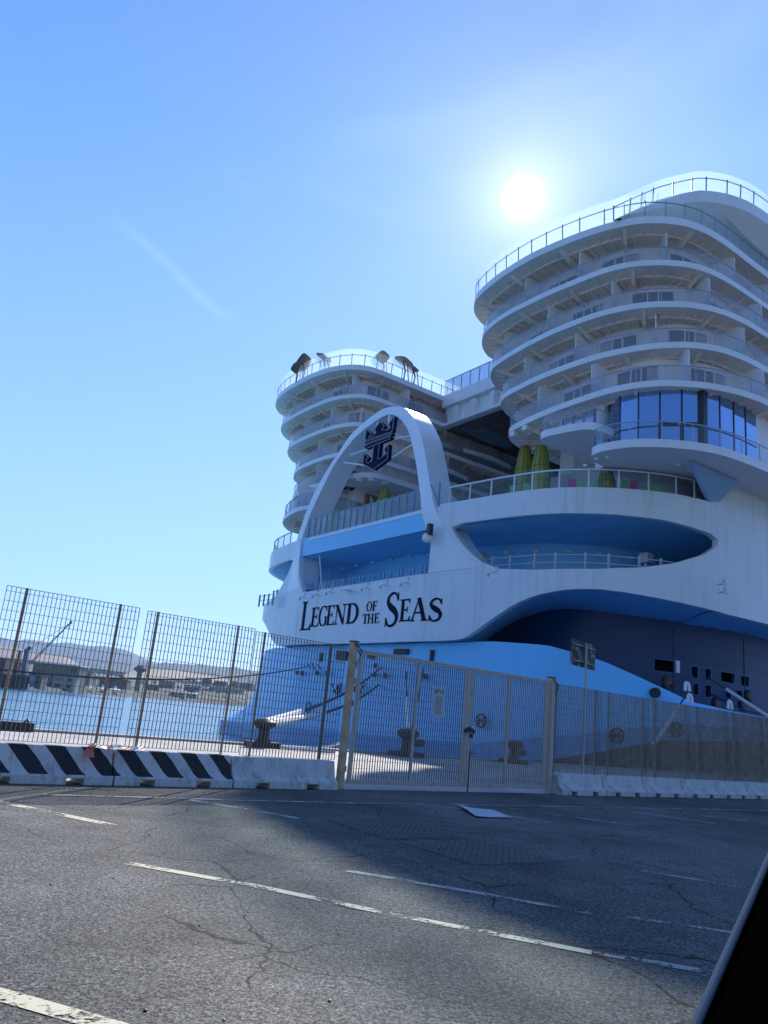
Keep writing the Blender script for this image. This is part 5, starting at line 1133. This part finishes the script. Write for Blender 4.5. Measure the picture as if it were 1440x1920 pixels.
# barriers
def barrier(u0, u1, m, label, h=0.47, off=0.0):
    L = u1 - u0 - 0.03; c = fp((u0 + u1) / 2, off + 0.2)
    prof = [(-0.27, 0), (-0.27, 0.12), (-0.16, 0.19), (-0.09, h), (0.09, h), (0.16, 0.19), (0.27, 0.12), (0.27, 0)]
    b = MB()
    # two fork pockets cut in the foot
    xs = [-L / 2, -L / 2 + L * 0.20, -L / 2 + L * 0.32, L / 2 - L * 0.32, L / 2 - L * 0.20, L / 2]
    def jit(x, y, z): return (x, y, z)
    for i in range(5):
        x0, x1 = xs[i], xs[i + 1]; notch = i in (1, 3); P = [(y, max(z, 0.085) if notch else z) for y, z in prof]
        n = len(b.v)
        for x in (x0, x1):
            for y, z in P: b.v.append((x, y, z))
        for k in range(8):
            b.f.append((n + k, n + (k + 1) % 8, n + 8 + (k + 1) % 8, n + 8 + k)); b.m.append(0)
        b.f.append(tuple(n + k for k in range(8))); b.m.append(0); b.f.append(tuple(n + 8 + k for k in range(7, -1, -1))); b.m.append(0)
    o = b.build('concrete_barrier', m, recalc=True); o.location = c; o.rotation_euler = (0, 0, math.atan2(fd.y, fd.x))
    bv = o.modifiers.new('bevel', 'BEVEL'); bv.width = 0.008; bv.segments = 2
    return tag(o, label, 'concrete barrier', 'concrete road barriers under the fence')
barrier(-2.6, -0.58, stripe, 'black striped concrete barrier at the left edge, mostly out of view')
barrier(-0.58, 1.50, stripe, 'black and white striped concrete barrier under the left fence panel', h=0.49)
barrier(1.50, 3.46, stripe, 'black and white striped concrete barrier with a plain barrier on its right', h=0.48)
barrier(3.46, 5.58, conc, 'plain white concrete barrier with dark scuffs beside the gate post')
rb = [11.85, 13.6, 15.4, 17.3, 19.2, 21.1, 23.0, 24.9, 26.8, 28.7]
for i in range(9): barrier(rb[i], rb[i + 1], conc, 'scuffed white concrete barrier right of the gate, ' + (['nearest the gate post', 'second', 'third', 'fourth', 'fifth', 'sixth', 'seventh', 'eighth', 'ninth'][i]) + (' from the gate post' if i else ''), h=0.44, off=-0.12)
# scrap of red and white tape
b = MB(); P = [fp(1.05 + i * 0.09, -0.02 + 0.02 * math.sin(i * 2.1), 0.515 + 0.02 * math.sin(i * 1.7)) for i in range(10)]
for i, (a, c) in enumerate(zip(P[:-1], P[1:])): b.quad(a + Vector((0, 0, .03)), c + Vector((0, 0, .03)), c - fn * .09 - Vector((0, 0, 0.01)), a - fn * .08, i % 3 == 1)
b.quad(P[0], P[1], P[1] - fn * .12 + Vector((0, 0, -.16)), P[0] - fn * .12 + Vector((-0.1, 0, -.14)))
o = b.build('warning_tape', [mat('red_tape', (0.55, 0.16, 0.12), 0.5), ropew], recalc=False); tag(o, 'torn red and white warning tape lying on top of the striped barrier', 'warning tape')

# gate ------------------------------------------------------------------
ga = math.atan2(fd.y, fd.x)
def gpost(u, m, h, label, w_=0.11):
    t = thing('gate_post', label, 'gate post', fp(u, 0.12), ga, 'steel posts of the gate'); b = MB(); b.box((0, 0, h / 2), w_, w_, h); b.build('post', m, t)
    b = MB(); b.box((0, 0, h + .015), w_ + .02, w_ + .02, .03); b.build('cap', iron, t)
    b = MB(); b.tube([(w_ * .5, -.05, h - .12), (w_ * .95, -.1, h - .22), (w_ * .6, -.08, h - .35)], 0.013, 6); b.tube([(-.02, -.07, h - .02), (w_ * 1.4, -.09, h - .16)], 0.012, 6); b.build('wire_tie', iron, t)
    for z in (0.35, 1.5, 1.9, 2.2): 
        if h - z > .2: b = MB(); b.box((w_ * .62, -.0, z), .04, .09, .10); b.build('hinge', iron, t)
    return t
gpost(5.74, rustp, 2.60, 'tall rusty brown gate post at the left side of the gate'); gpost(11.72, gatef, 2.56, 'grey steel gate post at the right side of the gate', 0.13)
def leaf(u0, u1, um, label, horiz=True, offs=0.12):
    o = fp((u0 + u1) / 2, offs); L = u1 - u0; t = thing('gate_leaf', label, 'gate', o, ga, 'two leaves of the quay gate'); z0_, z1_ = 0.09, 2.49
    b = MB(); w_ = 0.075
    for x in (-L / 2 + w_ / 2, L / 2 - w_ / 2): b.box((x, 0, (z0_ + z1_) / 2), w_, .05, z1_ - z0_)
    for z in (z0_ + w_ / 2, z1_ - w_ / 2): b.box((0, 0, z), L - 2 * w_, .05, w_)
    x = um - (u0 + u1) / 2; b.box((x, 0, (z0_ + z1_) / 2), 0.06, .046, z1_ - z0_ - 2 * w_); b.build('frame', gatef, t)
    b = MB(); n = int(L / 0.062)
    for i in range(1, n): b.box((-L / 2 + L * i / n, 0, (z0_ + z1_) / 2), 0.004, 0.025, z1_ - z0_ - .14)
    z = z0_ + .14
    while z < z1_ - .08:
        b.box((0, 0.002, z), L - .15, 0.005, 0.005 ); z += 0.1325 if horiz else 0.53
    b.build('mesh_grid', wirem if horiz else wirer, t); return t
l1 = leaf(5.90, 8.90, 7.43, 'left gate leaf of grey framed wire mesh carrying the notice'); l2 = leaf(8.96, 11.60, 10.22, 'right gate leaf of grey framed vertical bars', horiz=False)
o = thing('gate_chain', 'dark chain and padlock joining the two gate leaves', 'chain', fp(8.93, 0.04, 1.22), ga)
b = MB()
for k in range(14):
    a = k / 14 * 2 * math.pi; c = Vector((math.cos(a) * 0.11, -0.02 + 0.07 * math.sin(a), 0.03 * math.sin(2 * a))); b.tube([c + Vector((0.03 * math.cos(x + a), 0.015 * math.sin(x), 0.03 * math.sin(x))) for x in np.linspace(0, 6.28, 9)], 0.008, 5)
b.build('chain', iron, o)
b = MB(); b.box((0.02, -.05, -.11), .07, .035, .09); b.tube([(-.01, -.05, -.06), (-.01, -.05, -.02), (.05, -.05, -.02), (.05, -.05, -.06)], .008, 6); b.build('padlock', iron, o)
b = MB(); b.box((0.12, 0.02, 0.02), .1, .03, .13); b.build('latch_plate', railgrey, o)
b = MB(); b.tube([(-.02, 0, -1.2), (-.02, 0, -.35)], .014, 8); b.bar((-.02, 0, -.4), (.1, 0, -.4), .02); o2 = b.build('drop_bolt', iron); o2.location = fp(8.95, -0.02, 1.16); o2.rotation_euler = (0, 0, ga); tag(o2, 'iron drop bolt standing at the foot of the gate joint', 'bolt')
# notice N 15
nt_ = thing('notice', 'white paper notice headed N°15 fixed to the left gate leaf', 'notice', fp(8.01, 0.07, 1.41), ga)
b = MB(); b.box((0, 0, 0.30), 0.32, 0.006, 0.60); b.build('sheet', paper, nt_)
def text(body, size, loc, parent, m, name='lettering', ext=0.001):
    c = bpy.data.curves.new(name, 'FONT'); c.body = body; c.size = size; c.align_x = 'CENTER'; c.extrude = ext
    o = bpy.data.objects.new('tmp', c); C.objects.link(o); dg = bpy.context.evaluated_depsgraph_get(); me = bpy.data.meshes.new_from_object(o.evaluated_get(dg)); bpy.data.objects.remove(o)
    ob = bpy.data.objects.new(name, me); me.materials.append(m); C.objects.link(ob); ob.parent = parent; ob.location = loc; ob.rotation_euler = (math.pi / 2, 0, 0); return ob
text('N°15', 0.125, (0, -0.006, 0.46), nt_, lettr)
b = MB()
for i in range(13): b.box((random.uniform(-.01, .01), -0.005, 0.40 - i * 0.028), 0.24 - random.random() * 0.05, 0.002, 0.008)
b.build('small_print', ink, nt_)
# road sign seen from behind
A = ground(1073, 1196, 3.55); B_ = ground(1118, 1211, 3.55); wv = (B_ - A); sw = wv.length
c = (A + B_) / 2; pole = quay = fp(13.1, 0.42)
dist = pole.y / c.y; A, B_ = A * dist, B_ * dist; hs_ = EYE + (3.55 - EYE) * dist; wv = (B_ - A); sw = wv.length; sang = math.atan2(wv.y, wv.x); c = (A + B_) / 2
sg = thing('road_sign', 'square metal road sign with flaking white back on a thin pole behind the right fence', 'sign', (c.x, c.y, 0), sang)
b = MB(); b.box((0, 0.03, hs_ - 0.31 * dist), sw, 0.02, 0.62 * dist); b.build('sign_plate', signw, sg)
b = MB(); b.bar((-sw * .45, 0.0, hs_ - .12), (sw * .45, 0.0, hs_ - .12), 0.03, .03); b.bar((-sw * .45, 0.0, hs_ - .5 * dist), (sw * .45, 0.0, hs_ - .5 * dist), 0.03, .03); b.build('bracket', galv, sg)
b = MB(); b.tube([(-0.02, -0.045, 0), (0.0, -0.045, hs_ - .05)], 0.032, 10); b.build('pole', mat('pale_pole_paint', (0.42, 0.38, 0.34), 0.5, noise=.1), sg, smooth=True)

# ================================================================== car at the right edge (only its edge is in view)
A = ground(1440, 1612, 0.0)
d1, d2 = ray(1447, 1610), ray(1312, 1925)
car = thing('parked_car', 'dark car door edge with a blue grey seal at the lower right corner', 'car', (0.62, 0.55, 0), 0)
Y1 = 0.95; Y2 = 0.62
p1 = Vector((0, 0, EYE)) + d1 * (Y1 / d1.y); p2 = Vector((0, 0, EYE)) + d2 * (Y2 / d2.y)
ev = (p2 - p1); pB = p1 + ev * 2.2; pA = p1 - ev * 0.25
rgt = Vector((0.9, 0.25, 0)); o3 = (0.62, 0.55, 0)
b = MB(); low = 0.28
side = [pA, pB, Vector((pB.x - .02, pB.y - .02, low)), Vector((pB.x + 1.5, pB.y + .3, low)), Vector((pA.x + 1.5, pA.y + .5, low)), Vector((pA.x + 1.1, pA.y + .5, pA.z))]
b.plate([pA, pB, pB + Vector((1.2, 0.2, 0)), pA + Vector((1.2, 0.2, 0))], (0.0, -0.35, -0.94), 0.05)
b.plate([pB, Vector((pB.x, pB.y, low)), Vector((pB.x + 1.2, pB.y + 0.2, low)), pB + Vector((1.2, 0.2, 0))], (0, 1, 0), 0.05)
b.build('door_panel', blackp, car, o3)
b = MB(); b.tube([pA + Vector((-.002, 0, 0.003)), pB + Vector((-.002, 0, 0.003))], 0.0035, 10); b.build('door_seal', seal, car, o3, smooth=True)

# ================================================================== FAR SHORE
def shoreY(x): return float(np.interp(x, [-60, 0, 200, 417, 520], [330, 370, 560, 1000, 1400]))
dry = mat('dry_grass_field', (0.32, 0.25, 0.16), 0.9, noise=0.15, nscale=0.01)
hillm = mat('scrub_hill', (0.03, 0.055, 0.06), 0.9, noise=0.35, nscale=0.004); hillf = mat('far_hill_scrub', (0.02, 0.04, 0.06), 0.9, noise=0.12, nscale=0.002)
landm = mat('shore_scrub', (0.045, 0.055, 0.03), 0.9, noise=0.4, nscale=0.05); rockm = mat('dark_breakwater_rock', (0.04, 0.04, 0.04), 0.9, noise=0.5, nscale=0.5)
# coastal land: rises inland
def terrain(name, front, back, m, nseg=60, bumpy=0.0, depth=3, kind='structure'):
    """front/back: lists of (x,y,Y) in view columns; strip of ground between them"""
    b = MB(); fx = np.linspace(front[0][0], front[-1][0], nseg)
    def ev(L, x): return at(x, float(np.interp(x, [p[0] for p in L], [p[1] for p in L])), float(np.interp(x, [p[0] for p in L], [p[2] for p in L])))
    rows = []
    for k in range(depth + 1):
        f = k / depth; rows.append([])
        for x in fx:
            a, c = ev(front, x), ev(back, x); p = a.lerp(c, f); p.z += (random.uniform(-1, 1) * bumpy) * (1 if k else 0); rows[-1].append(p)
    for r0, r1 in zip(rows[:-1], rows[1:]):
        for i in range(nseg - 1): b.quad(r0[i], r0[i + 1], r1[i + 1], r1[i])
    # skirt to below the water
    for i in range(nseg - 1):
        a, c = rows[0][i], rows[0][i + 1]; b.quad((a.x, a.y, -4), (c.x, c.y, -4), c, a)
        a, c = rows[-1][i], rows[-1][i + 1]; b.quad((a.x, a.y, -4), (c.x, c.y, -4), c, a)
    o = b.build(name, m, recalc=False, smooth=False); o['kind'] = kind; return o
def wl(x): # waterline row in view for the far shore at column x
    Y = shoreY(x); d = None
    # find y with z=-2 at distance Y
    lo_, hi = 1200.0, 1400.0
    for _ in range(40):
        m_ = (lo_ + hi) / 2
        if at(x, m_, Y).z > -2: lo_ = m_
        else: hi = m_
    return lo_
cols = [-300, -60, 0, 60, 120, 200, 260, 330, 417, 480, 560]
terrain('breakwater', [(x, wl(x), shoreY(x)) for x in cols], [(x, wl(x) - (9 if x < 100 else 7), shoreY(x) + 14) for x in cols], rockm, 120, 0.6, 2)
terrain('coastal_land', [(x, wl(x) - 5, shoreY(x) + 15) for x in cols], [(x, float(np.interp(x, [-300, 0, 60, 140, 240, 300, 417, 480, 560], [1215, 1243, 1246, 1256, 1272, 1276, 1292, 1297, 1306])), shoreY(x) + 900) for x in cols], landm, 120, 1.5, 6)
terrain('dry_field', [(-300, 1205, 1700), (20, 1234, 1700), (60, 1238, 1700), (123, 1245, 1750), (150, 1250, 1800)], [(-300, 1190, 2300), (20, 1212, 2300), (60, 1222, 2300), (123, 1231, 2350), (150, 1247, 2400)], mat('pinkish_dry_field', (0.24, 0.18, 0.13), 0.9, noise=0.15, nscale=0.01), 40, 0, 2)
terrain('dry_field', [(228, 1270, 2000), (262, 1270, 2000), (330, 1274, 2000), (400, 1281, 2050), (440, 1285, 2100)], [(228, 1266, 2500), (262, 1254, 2500), (330, 1257, 2500), (400, 1268, 2500), (440, 1277, 2600)], dry, 40, 0, 2)
terrain('scrub_slope', [(-300, 1205, 2700), (0, 1232, 2700), (120, 1245, 2700), (240, 1262, 2700), (330, 1266, 2700), (430, 1277, 2700), (520, 1290, 2700), (620, 1300, 2700)], [(-300, 1190, 3600), (0, 1222, 3600), (120, 1236, 3600), (200, 1243, 3600), (260, 1244, 3600), (328, 1243, 3600), (357, 1246, 3600), (391, 1249, 3600), (430, 1252, 3600), (480, 1258, 3600), (620, 1275, 3600)], hillm, 90, 6, 5)
terrain('far_hills', [(-300, 1230, 4200), (0, 1250, 4200), (300, 1262, 4200), (620, 1290, 4200)], [(-300, 1180, 6500), (0, 1195, 6500), (13, 1197, 6500), (28, 1202.5, 6500), (47, 1198.7, 6500), (63, 1200, 6500), (87, 1204, 6500), (107, 1206, 6500), (123, 1204, 6500), (147, 1208, 6500), (170, 1211.7, 6500), (193, 1211, 6500), (217, 1215, 6500), (231, 1217, 6500), (252, 1225, 6500), (280, 1239, 6500), (298, 1243, 6500), (360, 1249, 6500), (418, 1251.5, 6500), (442, 1250, 6500), (460, 1256, 6500), (620, 1272, 6500)], hillf, 120, 0, 4)
# houses ------------------------------------------------------------------
wallc = [mat('cream_render', (0.36, 0.29, 0.20), 0.8, noise=.08), mat('white_render', (0.36, 0.34, 0.30), 0.8, noise=.08), mat('pink_render', (0.24, 0.14, 0.10), 0.8, noise=.08), mat('tan_render', (0.20, 0.16, 0.12), 0.8, noise=.08)]
roofc = [mat('terracotta_roof', (0.18, 0.08, 0.05), 0.8, noise=.15), mat('white_sheet_roof', (0.72, 0.73, 0.75), 0.5), mat('grey_flat_roof', (0.14, 0.14, 0.14), 0.8)]
def house(x0, x1, ytop, ybot, Y, wi, ri, label, cat='house', name='shore_house', rows=2, gable=True, grp='buildings on the far shore'):
    a = at(x0, (ytop + ybot) / 2, Y); c = at(x1, (ytop + ybot) / 2 + (x1 - x0) * 0.098, Y); W_ = (c - a).length; zt_ = at((x0 + x1) / 2, ytop, Y).z; zb_ = at((x0 + x1) / 2, ybot, Y).z
    m_ = (a + c) / 2; t = thing(name, label, cat, (m_.x, m_.y, zb_), 0, grp); H = zt_ - zb_; Dp = max(8, W_ * 0.5)
    rh = H * 0.22 if gable else H * 0.06; b = MB(); b.box((0, Dp / 2, (H - rh) / 2 - 1.5), W_, Dp, H - rh + 3); b.build('wall', wallc[wi], t)
    b = MB()
    if gable: b.prism([(-W_ / 2 - .4, -.5), (W_ / 2 + .4, -.5), (W_ / 2 + .4, Dp + .5), (-W_ / 2 - .4, Dp + .5)], H - rh, H - rh + .3); b.quad((-W_ / 2 - .4, -.5, H - rh + .3), (W_ / 2 + .4, -.5, H - rh + .3), (W_ / 2 - 1, Dp / 2, H), (-W_ / 2 + 1, Dp / 2, H)); b.quad((-W_ / 2 - .4, Dp + .5, H - rh + .3), (W_ / 2 + .4, Dp + .5, H - rh + .3), (W_ / 2 - 1, Dp / 2, H), (-W_ / 2 + 1, Dp / 2, H)); b.tri((-W_ / 2 - .4, -.5, H - rh + .3), (-W_ / 2 - .4, Dp + .5, H - rh + .3), (-W_ / 2 + 1, Dp / 2, H)); b.tri((W_ / 2 + .4, -.5, H - rh + .3), (W_ / 2 + .4, Dp + .5, H - rh + .3), (W_ / 2 - 1, Dp / 2, H))
    else: b.box((0, Dp / 2, H - rh / 2), W_ + 1, Dp + 1, rh)
    b.build('roof', roofc[ri], t, recalc=False)
    nw = max(2, min(9, int(W_ / 6)))
    for r_ in range(rows):
        for i in range(nw):
            b = MB(); b.box((-W_ / 2 + W_ * (i + .5) / nw, -0.1, (H - rh) * (r_ + .5) / rows), W_ / nw * .45, 0.2, (H - rh) / rows * .45); b.build('window', winglass, t)
    return t
def Yh(x, k=60): return shoreY(x) + k
house(60, 146, 1243, 1290, Yh(100, 40), 3, 1, 'long tan harbour building with a white metal roof on the far shore', 'building', 'harbour_building', 3, False)
house(148, 168, 1257, 1280, Yh(158), 0, 2, 'cream block with flat roof right of the long harbour building', 'building', 'harbour_building', 2, False)
house(24, 38, 1236, 1266, Yh(30, 60), 2, 0, 'dark red gabled house left of the blue crane mast')
house(52, 78, 1262, 1284, Yh(60, 15), 3, 2, 'low grey shed in front of the long harbour building', 'building', 'harbour_building', 2, False)
house(98, 140, 1266, 1292, Yh(118, 18), 1, 2, 'pale quay warehouse in front of the long harbour building', 'building', 'harbour_building', 2, False)
house(186, 238, 1270, 1284, Yh(210, 90), 2, 0, 'pinkish long house between the white tents and the water tower')
hs2 = [(298, 326, 1274, 1286, 0, 0, 'cream house with hipped roof above the shoreline scrub'), (345, 374, 1283, 1292, 1, 2, 'low white house right of the cream one'), (352, 362, 1287, 1295, 2, 0, 'small red fronted house by the shore road'),
       (318, 346, 1297, 1304, 1, 2, 'small pale roofed shed near the far waterline'), (348, 368, 1299, 1306, 1, 1, 'small white roofed shed near the far waterline'), (392, 455, 1289, 1294, 1, 2, 'long low white wall building at the right end of the far town'),
       (276, 296, 1283, 1291, 3, 0, 'tan cottage among trees behind the water tower'), (430, 446, 1276, 1284, 2, 0, 'red brick apartment block near the ship stern'), (452, 474, 1279, 1288, 2, 0, 'long red brick block just left of the ship stern'), (402, 424, 1276, 1284, 3, 0, 'tan apartment block in the far town'), (378, 396, 1272, 1280, 3, 2, 'greyish apartment block under the dry field')]
for x0, x1, y0, y1, wi, ri, lb in hs2: house(x0, x1, y0, y1, Yh((x0 + x1) / 2, 200 if y0 < 1290 else 30), wi, ri, lb, rows=1 if y1 - y0 < 9 else 2)
# water tower
p = at(257, 1291, Yh(257, 150)); zt_ = at(259, 1248, Yh(257, 150)).z; t = thing('water_tower', 'mushroom shaped concrete water tower on the far shore', 'water tower', p); H = zt_ - p.z
b = MB(); b.tube([(0, 0, -3), (0, 0, H * .72)], 2.6, 12); b.build('stem', wallc[3], t); b = MB(); b.lathe((0, 0, H * .70), [(2.6, 0), (6.5, H * .1), (6.5, H * .2), (4.0, H * .27), (3.8, H * .31)], 16); b.build('tank', mat('dark_tank_concrete', (0.12, 0.11, 0.11), .8), t, smooth=True)
# crane
Yc = Yh(45, 25); p = at(40, 1292, Yc); t = thing('harbour_crane', 'blue harbour crane with a long raised lattice jib on the far quay', 'crane', p); b = MB(); cm = mat('blue_crane_paint', (0.03, 0.09, 0.2), 0.5)
mt = at(51, 1217, Yc) - p; b.bar((0, 0, 0), mt, 2.2); b.bar(mt, at(59, 1214, Yc) - p, 1.6); b.build('mast', cm, t)
b = MB(); tip = at(133, 1167, Yc) - p; foot = at(58, 1243, Yc) - p
for o_ in (-.9, .9):
    b.bar(foot + Vector((0, 0, o_)), tip + Vector((0, 0, o_ * .3)), 0.3)
for i in range(16):
    f0, f1 = i / 16, (i + 1) / 16; s_ = 1 if i % 2 else -1; b.bar(foot.lerp(tip, f0) + Vector((0, 0, s_ * (0.9 - .6 * f0))), foot.lerp(tip, f1) - Vector((0, 0, s_ * (0.9 - .6 * f1))), 0.2)
b.box(tip, 1.2, 1.2, 1.6); b.build('jib', cm, t)
b = MB(); b.bar(at(59, 1214, Yc) - p, tip, 0.18); b.bar(tip, at(130, 1180, Yc) - p, 0.15); b.build('cable', cm, t)
b = MB(); b.box((at(46, 1280, Yc) - p), 9, 9, 8); b.build('cab', cm, t)
# white tents
for i, (x, lb) in enumerate(((167, 'white peaked tent on the far shore, leftmost of three'), (191, 'white peaked tent on the far shore, middle of three'), (215, 'white peaked tent on the far shore, rightmost of three'))):
    Y = Yh(x, 12); p = at(x, 1293 + (x - 167) * 0.07, Y); b = MB(); w_ = 12 * Y / 1442; h_ = 11 * Y / 1442
    prof = [(w_, h_ * .25), (w_ * .55, h_ * .42), (w_ * .22, h_ * .68), (.15, h_)]
    t = thing('peaked_tent', lb, 'tent', p, 0, 'white tents on the far shore'); b.lathe((0, 0, 0), prof, 4); b.build('canopy', mat('tent_fabric', (0.75, 0.75, 0.75), 0.7) if i == 0 else MATS['tent_fabric'], t, recalc=True)
    b = MB()
    for sx in (-1, 1):
        for sy in (-1, 1): b.bar((sx * w_ * .68, sy * w_ * .68, -1), (sx * w_ * .68, sy * w_ * .68, h_ * .26), 0.25)
    b.build('tent_pole', railwhite, t)
# dark freighter at the left edge, digger
Y = Yh(10, -12); p = at(8, 1287, Y); t = thing('moored_freighter', 'dark hull and superstructure of a small freighter at the far left', 'ship', p); b = MB(); b.prism([(-22, 0), (6, 0), (9, 4), (6, 8), (-22, 8)], -1.5, 5.5); b.build('hull', iron, t); b = MB(); b.box((-8, 4, 9), 12, 7, 7); b.box((2, 4, 11), 1, 1, 12); b.build('deckhouse', mat('freighter_house', (0.12, 0.06, 0.04), .7), t)
Y = Yh(30, 4); p = at(32, 1290, Y); t = thing('excavator', 'small yellow excavator on the far quay', 'excavator', p); b = MB(); ym = mat('yellow_machine', (0.5, 0.33, 0.06), .5); b.box((0, 0, 1.6), 3, 2.4, 1.8); b.build('cab', ym, t); b = MB(); b.bar((1, 0, 2), (4, 0, 3.5), .5); b.bar((4, 0, 3.5), (6, 0, 1), .4); b.build('arm', ym, t); b = MB(); b.box((0, 0, .5), 3.6, 2.4, .8); b.build('track', iron, t)
# trees --------------------------------------------------------------------
leafm = [mat('olive_foliage', (0.05, 0.07, 0.03), 0.8, noise=.4, nscale=.3), mat('dark_foliage', (0.03, 0.045, 0.022), 0.8, noise=.4, nscale=.3)]
def tree(x, ybase, hpx, Y, k, label, wide=1.0):
    p = at(x, ybase, Y); H = hpx * Y / 1442; t = thing('tree', label, 'tree', p, 0, 'trees on the far shore'); b = MB(); b.tube([(0, 0, -1), (0.1, 0, H * .25), (0.2, 0.1, H * .6)], [H * .05, H * .035, H * .015], 6); b.build('trunk', woodst, t)
    b = MB(); cl = [(random.uniform(-.35, .35) * H * wide, random.uniform(-.3, .3) * H, random.uniform(.35, .85) * H, random.uniform(.14, .26) * H) for _ in range(7)]
    for i in range(150):
        cx, cy, cz, r_ = random.choice(cl); a = random.uniform(0, 6.28); e_ = random.uniform(-1, 1); q_ = math.sqrt(1 - e_ * e_); rr = r_ * random.uniform(.6, 1.05); c = Vector((cx + rr * q_ * math.cos(a), cy + rr * q_ * math.sin(a), cz + rr * e_)); s_ = H * .055
        v1 = Vector((random.uniform(-1, 1), random.uniform(-1, 1), random.uniform(-1, 1))) * s_; v2 = Vector((random.uniform(-1, 1), random.uniform(-1, 1), random.uniform(-1, 1))) * s_; b.quad(c - v1, c - v2, c + v1, c + v2)
    b.build('crown', leafm[k], t, recalc=False); return t
tl = [(148, 1292, 16, 20, 1, 'dark bushy tree just left of the leftmost white tent'), (156, 1288, 13, 40, 1, 'dark tree behind the leftmost white tent'), (178, 1284, 20, 110, 1, 'tall dark tree behind the white tents'), (226, 1280, 15, 150, 1, 'dark tree left of the water tower'),
      (236, 1285, 12, 120, 0, 'olive tree at the foot of the water tower'), (270, 1288, 14, 150, 0, 'olive tree right of the water tower'), (285, 1288, 13, 260, 0, 'olive tree above the cream house'), (352, 1282, 14, 300, 0, 'olive tree under the dry field'), (362, 1284, 14, 300, 1, 'dark tree under the middle of the dry field'),
      (380, 1302, 18, 60, 1, 'large dark round tree near the far waterline'), (391, 1304, 15, 60, 1, 'dark tree right of the large round tree'), (410, 1304, 12, 60, 0, 'olive tree near the right end of the shore'), (425, 1306, 11, 60, 0, 'low olive tree beside the ship stern'), (335, 1294, 10, 120, 0, 'small olive tree between the sheds'),
      (318, 1292, 9, 120, 0, 'small tree in front of the cream house'), (300, 1292, 9, 100, 1, 'small dark tree by the tan cottage'), (290, 1296, 8, 60, 0, 'low olive bush tree near the shore road'), (244, 1296, 9, 50, 1, 'dark tree near the breakwater left of the tower'), (402, 1292, 9, 300, 0, 'tree beside the long low white building'), (440, 1302, 10, 100, 1, 'dark tree touching the ship stern'), (120, 1250, 6, 400, 1, 'lone cypress on the ridge above the harbour building')]
for x, yb, h_, k_, kk, lb in tl: tree(x, yb, h_, Yh(x, k_), kk, lb)
# haze ------------------------------------------------------------------------
hz = MB(); hz.box((0, 3300, 620), 15000, 7600, 1300)
hm = bpy.data.materials.new('haze'); hm.use_nodes = True; t_ = hm.node_tree; t_.nodes.clear()
ho = N(t_, 'ShaderNodeOutputMaterial'); hp_ = N(t_, 'ShaderNodeVolumePrincipled'); hp_.inputs['Color'].default_value = (0.45, 0.68, 1.0, 1); hp_.inputs['Density'].default_value = 0.00008; hp_.inputs['Anisotropy'].default_value = 0.3
t_.links.new(hp_.outputs[0], ho.inputs['Volume'])
o = hz.build('haze', hm); o['kind'] = 'stuff'
